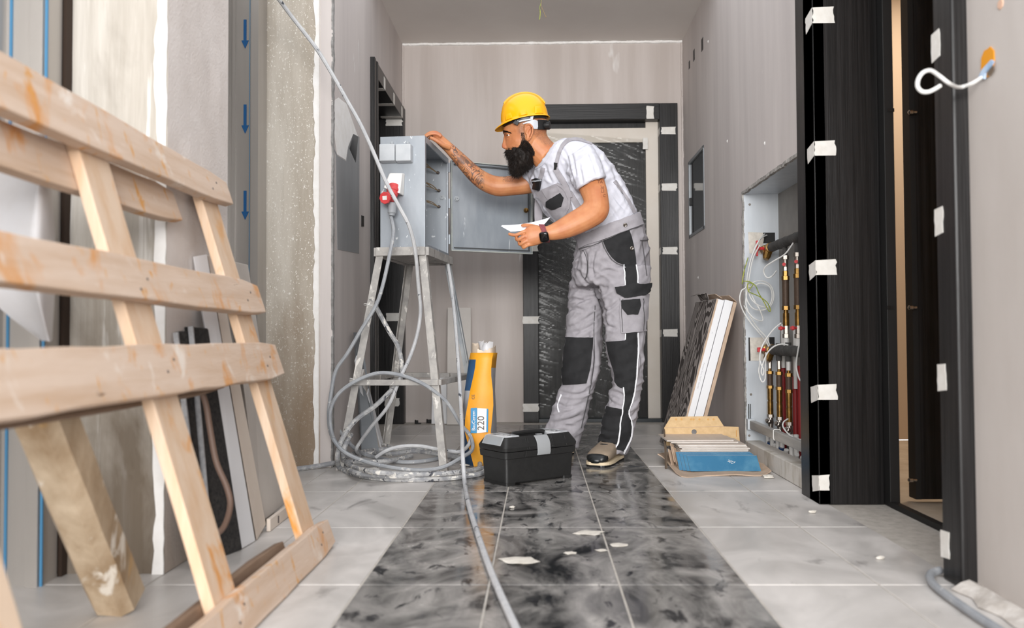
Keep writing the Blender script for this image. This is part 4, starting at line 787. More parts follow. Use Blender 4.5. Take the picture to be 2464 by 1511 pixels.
for k, (o0, o1, mt_) in enumerate(((.002, .040, M['white_board']), (.046, .087, M['white_board']), (.091, .108, M['card2']))):
    base = MB().hexa([tbp(0, 0, o0), tbp(0, 1, o0), tbp(0, 1, o1), tbp(0, 0, o1), tbp(LT-.006*k, 0, o0), tbp(LT-.006*k, 1, o0), tbp(LT-.006*k, 1, o1), tbp(LT-.006*k, 0, o1)])
    zm = min(v.z for v in base.v)
    for v in base.v: v.z -= zm
    r_ = thing('tile_box', (.72+.04*k, 4.25, 0), labs[k], 'box', 'tile boxes leaning on the right wall')
    base.build('carton', mt_, r_, bevel=.002)
    up_ = Vector((0, 0, -zm))
    if k == 0:
        MB().hexa([tbp(0.002, .01, -.0015)+up_, tbp(.002, .995, -.0015)+up_, tbp(.002, .995, .0015)+up_, tbp(.002, .01, .0015)+up_, tbp(LT-.003, .01, -.0015)+up_, tbp(LT-.003, .995, -.0015)+up_, tbp(LT-.003, .995, .0015)+up_, tbp(LT-.003, .01, .0015)+up_]).build('printed_sleeve', wp, r_)
        MB().hexa([tbp(0, -.004, .001)+up_, tbp(0, .0, .001)+up_, tbp(0, .0, .009)+up_, tbp(0, -.004, .009)+up_, tbp(LT-.002, -.004, .001)+up_, tbp(LT-.002, .0, .001)+up_, tbp(LT-.002, .0, .009)+up_, tbp(LT-.002, -.004, .009)+up_]).build('side_seam', M['card2'], r_)
        m = MB().sheet([[tbp(LT, .35, .0)+up_, tbp(LT, .75, .0)+up_], [tbp(LT+.03, .35, -.02)+up_, tbp(LT+.03, .75, -.03)+up_], [tbp(LT+.015, .38, -.05)+up_, tbp(LT+.01, .72, -.06)+up_]], .002); m.build('top_flap', wp, r_)
    if k == 1:
        m = MB().sheet([[tbp(LT, .1, .04)+up_, tbp(LT, .85, .04)+up_], [tbp(LT+.012, .1, .0)+up_, tbp(LT+.014, .85, .0)+up_]], .002); m.build('top_flap', M['card2'], r_)
    if k == 2:
        m = MB().sheet([[tbp(LT-.01, .0, .105)+up_, tbp(LT-.01, .6, .105)+up_], [tbp(LT+.012, .0, .06)+up_, tbp(LT+.02, .6, .06)+up_]], .002); m.build('top_flap', M['card2'], r_)
    if k == 0:
        for s, txt, sz in ((.40, 'Porcelain Stone Tile FT 450x900', .010), (.62, 'M', .010)):
            O = tbp(s, 0, .021)+up_+Vector((0, -.0012, 0)); text_mb(txt, sz, O, -lu, -ln_*-1, .0005).build('lettering', M['tile_edge'] if 0 else mat('pale_ink', (190, 190, 192), rough=.7), r_)
# ---------------------------------------------------------------- opened carton with tiles
ctn = thing('opened_carton', (.77, 3.72, 0), 'torn open cardboard carton holding tiles below the right wall niche', 'carton')
fl_ = [PZ(1583, 1118, 0), PZ(1600, 1122, 0), PZ(1640, 1148, 0), PZ(1700, 1146, 0), PZ(1770, 1146, 0), PZ(1830, 1146, 0), PZ(1856, 1142, 0)]
bk_ = [PZ(1612, 1088, 0), PZ(1626, 1085, 0), PZ(1650, 1085, 0), PZ(1700, 1085, 0), PZ(1750, 1085, 0), PZ(1790, 1085, 0), PZ(1800, 1085, 0)]
hz = [.05, .035, .004, .004, .008, .004, .018]
f2 = smooth([v+Vector((0, 0, h)) for v, h in zip(fl_, hz)], 4); b2 = smooth([v+Vector((0, 0, .004)) for v in bk_], 4)
m = MB().sheet([b2, [a.lerp(c, .5) for a, c in zip(b2, f2)], [v+Vector((0, .004*noise.noise(v*40), .0)) for v in f2]], .004); 
for v in m.v: v.z = max(v.z, .0005)
m.build('bottom_flap', M['card2'], ctn, sm=True, ang=30)
yb3 = 3.86
bp = [(1602, 1072), (1597, 1031), (1614, 1003), (1726, 1001), (1742, 1026), (1777, 1027), (1780, 1062), (1775, 1066), (1768, 1072)]
pol = [P(a, c, yb3) for a, c in bp]; cen_h = P(1670, 1039, yb3)
hole = [cen_h+Vector((.0125*math.cos(a), 0, .012*math.sin(a))) for a in [2*math.pi*i/20 for i in range(20)]]
bm = bmesh.new(); ov = [bm.verts.new(p) for p in pol]; hv = [bm.verts.new(p) for p in hole]
es = [bm.edges.new((ov[i], ov[(i+1) % len(ov)])) for i in range(len(ov))]+[bm.edges.new((hv[i], hv[(i+1) % 20])) for i in range(20)]
bmesh.ops.triangle_fill(bm, edges=es, use_beauty=True); m = MB(); vs = [v.co.copy() for v in bm.verts]; bm.verts.index_update(); fs = [[v.index for v in f.verts] for f in bm.faces]; bm.free()
m.add(vs, fs); bf = m.build('back_flap', M['card'], ctn); sd = bf.modifiers.new('s', 'SOLIDIFY'); sd.thickness = .004; sd.offset = 0
MB().bar(P(1598, 1029, yb3-.003), P(1742, 1026, yb3-.003), .002, .0015).build('crease', M['card2'], bf)
for (a, w_) in ((1627, 3), (1640, 3), (1663, 3), (1669, 3), (1683, 2), (1704, 3), (1717, 3)):
    c = P(a, 1009, yb3-.0025); MB().lathe(c, (0, -1, 0), [(0, .005), (.0006, .005)], 8).build('glue_spot', mat('glue_stain', (206, 158, 92), rough=.7), bf)
c = P(1772, 1043, yb3-.0025); MB().obox(c, .004, .001, .03).build('glue_spot', mat('glue_stain2', (200, 150, 84), rough=.7), bf)
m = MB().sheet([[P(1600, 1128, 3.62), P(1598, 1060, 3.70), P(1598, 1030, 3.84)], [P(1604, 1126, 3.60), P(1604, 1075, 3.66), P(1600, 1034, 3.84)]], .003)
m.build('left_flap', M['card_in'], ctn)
for k, (a, c, d_, e) in enumerate(((1612, 1066, 1622, 1112), (1618, 1075, 1628, 1118), (1607, 1080, 1616, 1122))):
    MB().sheet([[P(a, c, 3.64), P(d_, e, 3.60)], [P(a+8, c+4, 3.66), P(d_+6, e+2, 3.62)]], .002).build('torn_strip', M['card2'], ctn)
# flat stack of tiles
TW, TD, TH = .298, .235, .0068
proto = thing('stacked_tile', (.76, 3.66, .006), 'x', 'tile', 'flat stacked tiles in the carton')
MB().box((.76-TW/2, 3.66-TD/2, .006), (.76+TW/2, 3.66+TD/2, .006+TH*.6)).build('biscuit', M['tile_edge'], proto, bevel=.0008)
MB().box((.76-TW/2+.0005, 3.66-TD/2+.0005, .006+TH*.6), (.76+TW/2-.0005, 3.66+TD/2-.0005, .006+TH-.0006)).build('face', M['tile_top'], proto, bevel=.0005)
NT_ = 15; r = random.Random(5)
words = ['lowest', 'second', 'third', 'fourth', 'fifth', 'sixth', 'seventh', 'eighth', 'ninth', 'tenth', 'eleventh', 'twelfth', 'thirteenth', 'fourteenth', 'topmost']
for k in range(NT_):
    loc = (.76+(r.random()-.5)*.010+(-.012 if k > 12 else .0)+.001*k, 3.70+(r.random()-.5)*.006, .006+k*(TH+.0002))
    lb = ('beige tile, %s from the bottom of the flat stack in the carton' % words[k]) if 0 < k < 14 else ('beige tile, %s of the flat stack in the carton' % words[k])
    if k == 0: proto.location = loc; proto['label'] = lb
    else: dup_tree(proto, loc, (r.random()-.5)*.02, lb)
# one shifted tile on top
top_t = dup_tree(proto, (.735, 3.745, .006+NT_*(TH+.0002)), .0, 'beige tile pushed back on top of the flat stack in the carton')
top_t = dup_tree(proto, (.715, 3.752, .006+(NT_+1)*(TH+.0002)), .02, 'loose uppermost beige tile lying nearest the carton back flap')
# blue backed tiles leaning in front
bl_labels = ['frontmost blue backed tile leaning on the stack in the carton', 'second blue backed tile, just behind the frontmost one', 'third blue backed tile leaning in the carton, showing its left edge', 'rearmost blue backed tile leaning directly on the flat stack']
for k in range(4):
    x1 = .945-.004*k if k else .952; x0 = .650-.014*k; y = 3.512+.0105*k; h_ = .062+.004*k; ln2 = .034
    q = [(x0, y, .006), (x1, y, .006), (x1-.010, y+ln2, .006+h_), (x0-.010, y+ln2, .006+h_)]
    rt_ = thing('blue_backed_tile', ((x0+x1)/2, y+.01, .006), bl_labels[k], 'tile', 'blue backed tiles leaning in the carton')
    tv = Vector((0, .0075, .0)); q = [Vector(p) for p in q]
    MB().hexa([q[0], q[1], q[1]+tv*.25, q[0]+tv*.25, q[3], q[2], q[2]+tv*.25, q[3]+tv*.25]).build('glazed_back', M['tile_blue'], rt_)
    MB().hexa([q[0]+tv*.25, q[1]+tv*.25, q[1]+tv, q[0]+tv, q[3]+tv*.25, q[2]+tv*.25, q[2]+tv, q[3]+tv]).build('biscuit', M['tile_edge'], rt_)
    if k == 0:
        e1 = (q[3]-q[0]).normalized(); c = q[0].lerp(q[1], .62)+e1*.045+Vector((0, -.0006, 0)); nrm = (q[1]-q[0]).cross(e1).normalized(); m = MB(); rr = random.Random(2)
        for i in range(26):
            a = rr.random()*6.28; rd = .012*math.sqrt(rr.random()); p = c+Vector((1, 0, 0))*rd*math.cos(a)*1.3+e1*rd*math.sin(a)*.8
            m.lathe(p, -nrm if nrm.y > 0 else nrm, [(0, .0016), (.0006, .0012)], 5)
        m.build('chalk_mark', M['wht'], rt_)
# ---------------------------------------------------------------- pipe niche contents
def nx(px, py, X=1.11): return PX(px, py, X)
def vlathe(p, segs, mt, name, parent, n=14, sm=True):
    return MB().lathe(p, (0, 0, 1), segs, n).build(name, mt, parent, sm=sm, ang=30)
def hexring(p, d, r, h): return MB().lathe(p, d, [(0, r), (h, r)], 6)
def manifold(zp, pxv, name, label, rad, y_near=3.13):
    X = 1.105; z = zp; y1 = 3.84
    r = thing(name, (X, 3.5, z), label, 'pipe', 'manifold pipes in the niche')
    MB().tube([(X, y1, z), (X, y_near, z)], rad, 16).build('insulated_pipe', M['rubber'], r, sm=True)
    MB().lathe((X, y1-.01, z), (0, 1, 0), [(0, rad*.95), (.02, rad*.95), (.022, rad*1.15), (.05, rad*1.15), (.052, rad*.8), (.09, rad*.8), (.092, rad*1.1), (.135, rad*1.1)], 8).build('valve_body', M['brass'], r, sm=True, ang=25)
    MB().lathe((X, y1+.045, z), (-.35, -.2, -.9), [(0, rad*.95), (.045, rad*.9), (.06, rad*.6)], 10).build('strainer', M['brass'], r, sm=True, ang=30)
    hv = MB().lathe((X-.02, y1+.06, z), (-1, -.1, 0), [(0, .008), (.022, .008), (.026, .012), (.034, .012)], 10); hv.obox((X-.056, y1+.055, z), .008, .018, .075 if zp > .8 else .022); 
    hv.build('red_handle', M['red'], r, bevel=.003)
    for y in (3.72, 3.62, 3.48, 3.34): MB().lathe((X, y, z), (0, -1, 0), [(0, rad*1.06), (.006, rad*1.06)], 16).build('clamp_ring', M['rubber'], r, sm=True)
    return r
za = PX(1890, 582, 1.105).z; zb_ = PX(1880, 843, 1.105).z
manifold(za, 0, 'manifold_pipe', 'upper black insulated manifold pipe with an upright red valve handle', .022)
manifold(zb_, 0, 'manifold_pipe', 'lower black insulated manifold pipe with a sideways red valve handle', .024)
def assembly(px, ptop, pbot, label, kind, X=1.108):
    a = PX(px, ptop, X); b = PX(px, pbot, X); Lz = a.z-b.z; r = thing('valve_riser', (X, a.y, b.z), label, 'pipe', 'brass valve risers in the niche')
    def z(t): return Vector((X, a.y, a.z-Lz*t))
    def seg(t0, t1, rad, mt, name, n=14, hexa=False): MB().lathe(z(t1), (0, 0, 1), [(0, rad), (Lz*(t1-t0), rad)], 6 if hexa else n).build(name, mt, r, sm=not hexa, bevel=.0008 if hexa else 0)
    if kind == 'up':
        seg(-.04, .06, .011, M['rubber'], 'stub'); seg(.06, .10, .0165, M['chrome'], 'hex_nut', hexa=True); seg(.10, .17, .013, M['chrome'], 'valve'); seg(.17, .21, .012, M['chrome'], 'hex_nut', hexa=True)
        seg(.21, .26, .013, M['brass'], 'hex_nut', hexa=True); seg(.26, .30, .0175, M['brass'], 'hex_nut', hexa=True); seg(.30, .55, .0155, M['bronze'], 'flow_meter'); seg(.55, .59, .0175, M['brass'], 'hex_nut', hexa=True); seg(.59, .62, .011, M['brass'], 'union'); seg(.62, .74, .0145, M['brass'], 'sleeve')
        seg(.74, .82, .0125, M['chrome'], 'ball_valve', hexa=True); seg(.82, .86, .0165, M['chrome'], 'hex_nut', hexa=True); seg(.86, 1.0, .0125, M['pex'], 'white_pipe')
        for t in (.765,):
            m = MB().lathe(z(t), (-1, -.5, 0), [(0, .005), (.024, .006), (.026, .01), (.034, .01)], 10); m.obox(z(t)+Vector((-.030, -.016, 0)), .012, .03, .012); m.build('red_handle', M['red'], r, bevel=.002)
        m = MB().lathe(z(.15), (-.5, -1, 0), [(0, .004), (.02, .005), (.032, .008)], 8); m.build('red_handle', M['red'], r)
    else:
        seg(-.12, .09, .0135, M['rubber'], 'stub'); seg(.09, .19, .0095, M['chrome'] if px != 1897 else M['pex'], 'coupling', hexa=True); seg(.19, .22, .008, M['brass'], 'union'); seg(.22, .26, .0165, M['brass'], 'hex_nut', hexa=True); seg(.26, .40, .0135, M['bronze'], 'flow_meter'); seg(.40, .44, .0165, M['brass'], 'hex_nut', hexa=True)
        seg(.44, .58, .0135, M['brass'], 'sleeve'); seg(.58, .60, .0115, M['brass'], 'union'); seg(.60, .76, .0135, M['brass'], 'sleeve'); seg(.76, .80, .0165, M['chrome'], 'hex_nut', hexa=True)
        MB().lathe(z(.98), (0, 0, 1), [(0, .010), (Lz*.03, .013), (Lz*.07, .010), (Lz*.12, .014), (Lz*.18, .011)], 12).build('drain_valve', M['chrome'], r, sm=True)
        MB().lathe(z(.86), (-.6, -.6, .3), [(0, .012), (.028, .012), (.03, .008), (.04, .007)], 10).build('actuator_cap', M['chrome'], r, sm=True)
assembly(1889, 600, 848, 'left one of the two upper brass valve risers', 'up')
assembly(1918, 592, 850, 'right one of the two upper brass valve risers', 'up')
assembly(1852, 850, 1042, 'leftmost of the three lower brass valve risers', 'low')
assembly(1874, 850, 1050, 'middle one of the three lower brass valve risers', 'low')
assembly(1897, 850, 1066, 'rightmost of the three lower brass valve risers', 'low')
# red supply pipes + white risers behind
for k, (px, y0, y1) in enumerate(((1884, 880, 1150), (1913, 905, 1160), (1925, 880, 1160))):
    a = PX(px, y0, 1.155); c = PX(px, y1, 1.155); MB().tube([a, Vector((a.x, a.y, max(.01, c.z)))], .012, 12).build('red_pipe', M['redpipe'], None, sm=True, label='red pipe behind the brass risers, %s of three' % ('farthest', 'middle', 'nearest')[k], cat='pipe', group='red pipes in the niche')
for k, (px, y0, y1) in enumerate(((1884, 780, 885), (1913, 790, 935))):
    a = PX(px, y0, 1.15); c = PX(px, y1, 1.15); MB().tube([a, Vector((a.x, a.y, c.z))], .0095, 12).build('white_riser_pipe', M['pex'], None, sm=True, label='white pipe rising behind the lower manifold, %s of two' % ('left', 'right')[k], cat='pipe')
for k, (px, x2) in enumerate(((1848, 1858), (1858, 1868), (1872, 1884), (1882, 1902), (1904, 1918), (1916, 1926))):
    a = PX(px, 1046, 1.10); pts = [a, a+Vector((0, 0, -.07)), a+Vector((-.004, -.015-.01*k*.4, -.14)), Vector((1.095, a.y-.05-.01*k, .082))]
    lab = ['first', 'second', 'third', 'fourth', 'fifth', 'sixth'][k]+' white floor heating pipe under the conduit, counted from the left'
    r_ = thing('heating_pipe', (1.1, a.y, .08), lab, 'pipe', 'white pipes under the conduit')
    MB().tube(smooth(pts, 5), .0105, 10).build('pipe_wall', M['pex'], r_, sm=True)
    if k in (0, 2): q = smooth(pts, 5); MB().tube(q[5:], .0125, 10).build('blue_sleeve', M['bluepipe'], r_, sm=True)
# conduit bar
cz = .158; cr = thing('conduit_bar', (1.03, 3.55, cz), 'dirty grey metal conduit crossing the niche low down', 'conduit')
MB().bar((1.030, 3.975, cz), (1.030, 3.12, cz-.004), .026, .040).build('channel', mat('dirty_conduit', (150, 148, 145), (186, 183, 178), 14, (1, .2, 1), rough=.6, metal=.2), cr, bevel=.003)
MB().bar((1.026, 3.985, cz), (1.026, 3.945, cz), .036, .052).build('end_cap', M['zinc'], cr, bevel=.002)
MB().tube([Vector((1.030+.016*math.copysign(abs(math.cos(a))**.4, math.cos(a)), 3.54, cz+.0235*math.copysign(abs(math.sin(a))**.4, math.sin(a)))) for a in [2*math.pi*i/24 for i in range(25)]], .002, 6).build('cable_tie', M['wht'], cr, sm=True)
# sheet details: screws, slots, brick holes
def onsheet(px, py): return P(px, py, NY1-.003)
for px, py in ((1804, 492), (1807, 949), (1803, 1048)):
    MB().lathe(onsheet(px, py), (0, -1, 0), [(0, .006), (.002, .005)], 10).build('screw', M['chrome'], nb, sm=True)
for (x0, x1, y0, y1, mt_) in ((1836, 1865, 560, 585, 'black'), (1801, 1808, 812, 868, 'black'), (1851, 1864, 811, 836, 'black'), (1800.5, 1803, 972, 1008, 'black'), (1805, 1807, 972, 1008, 'black')):
    a = onsheet(x0, y0); c = onsheet(x1, y1); MB().box((a.x, NY1-.004, c.z), (c.x, NY1-.001, a.z)).build('cutout', M[mt_], nb)
for (pts) in ([(1800, 558), (1836, 560), (1838, 575), (1832, 612), (1803, 610)], [(1804, 812), (1850, 812), (1850, 836), (1842, 868), (1806, 868)]):
    MB().prism([onsheet(*p) for p in pts], (0, -.0015, 0)).build('mortar_patch', M['debris'], nb)
# wires in the niche
def wire(pts, label, m='wire_w', r=.0032, name='wire'): return MB().tube(smooth(pts, 6), r, 7).build(name, M[m], None, sm=True, label=label, cat='wire')
yw = 3.86
def wp_(l, y=yw): return [P(a, c, y-.006*(i % 3)) for i, (a, c) in enumerate(l)]
wire([P(1845, 566, 3.95)]+wp_([(1830, 575), (1815, 600), (1803, 640), (1796, 690), (1797, 720), (1812, 742), (1836, 746), (1855, 735), (1862, 712), (1855, 688), (1834, 676), (1812, 680), (1800, 694), (1795, 730), (1806, 762), (1824, 790), (1844, 812), (1853, 832)])+[P(1858, 838, 3.9)], 'white wire looped once in the niche and dropping to the lower manifold')
wire([P(1840, 563, 3.95)]+wp_([(1826, 580), (1808, 620), (1799, 660), (1795, 690), (1784, 700), (1780, 722), (1788, 748), (1806, 776), (1826, 800), (1842, 820), (1850, 834)], yw-.02), 'white wire bulging out furthest left in the niche')
wire(wp_([(1828, 590), (1812, 622), (1804, 660), (1801, 690), (1806, 716), (1824, 734), (1848, 738), (1858, 716), (1852, 690), (1830, 682), (1810, 690), (1800, 690), (1806, 704), (1818, 728), (1828, 745), (1836, 768), (1828, 772), (1812, 764), (1798, 748), (1790, 735)], yw-.012), 'white wire with an inner loop and a loose end in the niche')
wire([P(1800, 620, 3.88)]+wp_([(1790, 655), (1786, 682), (1788, 677), (1804, 678), (1818, 688), (1826, 706), (1838, 726), (1850, 748), (1854, 746), (1846, 728), (1828, 714), (1806, 704), (1800, 698), (1800, 682), (1812, 684), (1802, 698)], yw-.03), 'yellow green earth wire tangled over the white wires', 'wire_g', .0022)
wire([P(1932, 548, 3.3), P(1922, 562, 3.45), P(1905, 590, 3.5), P(1888, 612, 3.52), P(1862, 628, 3.56), P(1842, 642, 3.6), P(1838, 655, 3.62), P(1846, 668, 3.62), P(1858, 664, 3.62), P(1868, 652, 3.66)], 'grey wire hanging in front of the upper risers in the niche')
wire([P(1880, 777, 3.62), P(1862, 792, 3.62), P(1842, 818, 3.63), P(1830, 845, 3.63), P(1828, 875, 3.63), P(1826, 895, 3.63), P(1833, 918, 3.62), P(1841, 912, 3.62), P(1842, 880, 3.62), P(1843, 848, 3.6)], 'white wire hanging in a long narrow loop before the lower manifold')
wire([P(1896, 830, 3.5), P(1880, 828, 3.54), P(1862, 834, 3.56), P(1846, 850, 3.58), P(1836, 875, 3.58), P(1832, 895, 3.58), P(1836, 903, 3.58), P(1838, 890, 3.58), P(1832, 878, 3.58), P(1829, 868, 3.59)], 'shorter white wire loop curling beside the long loop')
wire([P(1926, 815, 3.3), P(1920, 845, 3.32), P(1916, 880, 3.34), P(1922, 908, 3.32), P(1928, 918, 3.3)], 'grey wire bowing at the near edge of the niche')
wire([P(1896, 1008, 3.5), P(1886, 1015, 3.48), P(1884, 1026, 3.46), P(1895, 1042, 3.4), P(1912, 1054, 3.32), P(1928, 1058, 3.24)], 'white wire end curling over the conduit')
# ---------------------------------------------------------------- near right wall: socket hole with cable
hc = PX(2376, 148, XR)
poly = []
for (a, c) in ((2362, 172), (2363, 140), (2370, 122), (2378, 118), (2384, 112), (2393, 122), (2394, 150), (2388, 172), (2378, 186), (2367, 185)): poly.append(PX(a, c, XR-.001))
hw = thing('socket_box', (XR, hc.y, hc.z), 'broken hole in the near right wall showing an orange socket box', 'socket')
MB().prism(poly, (-.002, 0, 0)).build('orange_back', M['orange'], hw)
p2_ = [PX(a, c, XR-.0035) for a, c in ((2376, 182), (2380, 166), (2392, 158), (2392, 168), (2384, 182))]; MB().prism(p2_, (-.001, 0, 0)).build('dark_gap', M['card_in'], hw)
q2 = [PX(a, c, XR-.004) for a, c in ((2358, 186), (2366, 168), (2388, 144), (2394, 148), (2390, 156), (2374, 176), (2372, 190))]; MB().prism(q2, (-.004, 0, 0)).build('pale_blue_sheath', mat('pale_blue', (150, 180, 214), (186, 206, 230), 40, rough=.5), hw)
wire([PX(2362, 186, XR-.008), PX(2340, 200, XR-.03), PX(2310, 210, XR-.05), P(2286, 202, 1.72), P(2262, 184, 1.72), P(2240, 170, 1.71), P(2222, 174, 1.70), P(2210, 190, 1.70), P(2208, 208, 1.70), P(2218, 220, 1.70), P(2234, 221, 1.70), P(2250, 214, 1.70), P(2263, 206, 1.70)], 'thick white cable looping out of the hole in the near right wall', 'wire_w', .0042, 'looped_cable')
for k, (px, py, ry, rz_) in enumerate(((2306, 113, .012, .045), (2309, 426, .01, .03), (2310, 722, .012, .04), (2313, 1036, .014, .05))):
    c = PX(px, py, XR); MB().lathe(c+Vector((-.003, 0, 0)), (-1, 0, 0), [(-.004, .017), (.004, .014), (.007, .008)], 12).build('foam_blob', M['bead'], bpy.data.objects['wall_right_near'], sm=True)
c = PX(2408, 10, XR); MB().lathe(c, (-1, 0, 0), [(-.002, .014), (.002, .010)], 9).build('repair_spot', mat('pink_spot', (216, 178, 154), rough=.8), bpy.data.objects['wall_right_near'])
# floor duct along near right wall
pts = [PZ(2262, 1372, .012), PZ(2240, 1380, .012), PZ(2240, 1398, .012), PZ(2262, 1420, .012), PZ(2300, 1448, .012), PZ(2350, 1482, .012), PZ(2410, 1520, .012), PZ(2480, 1570, .012)]
MB().tube(smooth(pts, 6), .0095, 10).build('floor_cable', M['cable_b'], None, sm=True, label='grey cable on the floor along the near right wall', cat='cable')
m = MB(); r = random.Random(12); g = []
for i in range(30):
    y = 1.0+i*.031; w_ = .045+.02*noise.noise((i*.5, 2, 0)); g.append([(XR-w_-.01, y, .0005), (XR-w_*.75, y, .014+.008*noise.noise((i*.7, 0, 0))), (XR-w_*.4, y, .020+.008*noise.noise((i*.7, 5, 0))), (XR-.0015, y, .012)])
m.sheet(g, .004); 
for v in m.v: v.z = max(v.z, .0004)
m.build('mortar_fillet', mat('mortar_fillet', (176, 168, 160), (206, 200, 194), 24, rough=.9, bump=.5, bs=80), None, sm=True, label='rough mortar fillet at the foot of the near right wall', cat='mortar')
# ceiling wires
cw = thing('ceiling_wires', (P(1300, 0, 4.5).x, 4.5, 2.3), 'bare ceiling wires hanging at the top centre', 'wires')
for k, l in enumerate(([(1300, -140), (1301, -60), (1302, 0), (1299, 18), (1300, 32), (1298, 48)], [(1301, -140), (1301, -60), (1302, 0), (1303, 16), (1308, 28), (1314, 42)], [(1299, -140), (1300, -60), (1301, 0), (1301, 14), (1298, 26)])):
    q = smooth([P(a, c, 4.5) for a, c in l], 5); q[0].z = ZC
    MB().tube(q, .0022, 6).build('wire', [M['wire_g'], M['wire_dark'], M['ink']][k], cw, sm=True)
# ---------------------------------------------------------------- the electrician
M['skin'] = None
def skin_mat():
    m = bpy.data.materials.new('skin'); m.use_nodes = True; nt = m.node_tree; N = nt.nodes; L = nt.links; b = N['Principled BSDF']
    b.inputs['Roughness'].default_value = .48; b.inputs['Subsurface Weight'].default_value = .12; b.inputs['Subsurface Radius'].default_value = (.012, .005, .003); b.inputs['Subsurface Scale'].default_value = .5
    at_ = N.new('ShaderNodeAttribute'); at_.attribute_name = 'mark'; sep = N.new('ShaderNodeSeparateColor'); L.new(at_.outputs['Color'], sep.inputs[0])
    tc = N.new('ShaderNodeTexCoord')
    def nz(s, d, dist=0, st=(1, 1, 1)):
        mp = N.new('ShaderNodeMapping'); mp.inputs['Scale'].default_value = st; L.new(tc.outputs['Object'], mp.inputs[0])
        n = N.new('ShaderNodeTexNoise'); n.inputs['Scale'].default_value = s; n.inputs['Detail'].default_value = d; n.inputs['Distortion'].default_value = dist; L.new(mp.outputs[0], n.inputs['Vector']); return n.outputs['Fac']
    def mr(f, a, c):
        n = N.new('ShaderNodeMapRange'); n.inputs[1].default_value = a; n.inputs[2].default_value = c; L.new(f, n.inputs[0]); return n.outputs[0]
    def mul(a, c):
        n = N.new('ShaderNodeMath'); n.operation = 'MULTIPLY'
        for v, s in ((a, n.inputs[0]), (c, n.inputs[1])):
            if isinstance(v, (int, float)): s.default_value = v
            else: L.new(v, s)
        return n.outputs[0]
    def mix(f, a, c):
        n = N.new('ShaderNodeMix'); n.data_type = 'RGBA'; L.new(f, n.inputs[0])
        for v, s in ((a, n.inputs[6]), (c, n.inputs[7])):
            if isinstance(v, tuple): s.default_value = v
            else: L.new(v, s)
        return n.outputs[2]
    c = mix(mr(nz(18, 4), .35, .7), lin((194, 132, 88)), lin((178, 110, 70)))
    c = mix(mul(sep.outputs[2], .55), c, lin((170, 76, 62)))
    c = mix(mul(sep.outputs[1], mr(nz(260, 3), .25, .65)), c, lin((92, 70, 58)))
    # tattoo: contour lines of a distorted noise plus shaded patches
    n1 = nz(16, 1, .8); k = mul(n1, 13); fr = N.new('ShaderNodeMath'); fr.operation = 'FRACT'; L.new(k, fr.inputs[0])
    t1 = mr(fr.outputs[0], .62, .75); t2 = mr(nz(30, 2, .5), .50, .58); mxm = N.new('ShaderNodeMath'); mxm.operation = 'MAXIMUM'; L.new(t1, mxm.inputs[0]); L.new(mul(t2, .75), mxm.inputs[1])
    c = mix(mul(mul(sep.outputs[0], mxm.outputs[0]), .82), c, lin((74, 62, 58)))
    L.new(c, b.inputs['Base Color'])
    bp_ = N.new('ShaderNodeBump'); bp_.inputs['Strength'].default_value = .25; bp_.inputs['Distance'].default_value = .001; L.new(nz(160, 3), bp_.inputs['Height']); L.new(bp_.outputs[0], b.inputs['Normal'])
    return m
M['skin'] = skin_mat()
M['tee'] = mat('white_jersey', (200, 200, 209), rough=.85, bump=.15, bs=300)
M['grey_cloth'] = mat('grey_workwear', (150, 146, 151), (160, 156, 161), 30, rough=.85, bump=.2, bs=500)
M['black_cloth'] = mat('black_workwear', (24, 24, 26), (32, 32, 34), 30, rough=.85, bump=.2, bs=500)
M['piping'] = mat('reflective_piping', (240, 240, 244), rough=.5)
M['seam'] = mat('grey_seam', (88, 86, 88), rough=.9)
M['hair'] = mat('beard_hair', (20, 14, 11), (30, 22, 17), 40, rough=.6, spec=.25)
M['helmet'] = mat('helmet_yellow', (242, 172, 2), rough=.22)
M['blk'] = mat('black_plastic', (22, 22, 23), rough=.4)
def sec(L_, R2, Y, b, psi=0, n=20, e=1.0, fn=0):
    a0 = P(L_[0], L_[1], Y); a1 = P(R2[0], R2[1], Y); c = (a0+a1)/2; av = (a1-a0)/2; p = math.radians(psi)
    bv = Vector((-math.sin(p)*b, math.cos(p)*b, 0))
    if psi:
        pr = bv.dot(av.normalized()); l2 = max(av.length**2-pr**2, (.4*av.length)**2); av = av.normalized()*math.sqrt(l2)
    out_ = []
    for k in range(n):
        t = 2*math.pi*k/n; ca, sa = math.cos(t), math.sin(t)
        ca = math.copysign(abs(ca)**e, ca); sa = math.copysign(abs(sa)**e, sa)
        out_.append(c+av*ca+bv*sa*(1-fn*max(0, -math.cos(t))))
    return out_
def ips(rows, k=3):
    "interpolate sections [(L,R,Y,b,psi)] with Catmull-Rom, return rings"
    v = [Vector((r[0][0], r[0][1], r[1][0])) for r in rows]; w2 = [Vector((r[1][1], r[2], r[3])) for r in rows]; x = [Vector((r[4] if len(r) > 4 else 0, 0, 0)) for r in rows]
    return [sec((a.x, a.y), (a.z, c.x), c.y, c.z, d.x) for a, c, d in zip(smooth(v, k), smooth(w2, k), smooth(x, k))]
def shrink(rings, s): 
    o = []
    for r in rings:
        c = sum(r, Vector())/len(r); o.append([c+(v-c)*s for v in r])
    return o
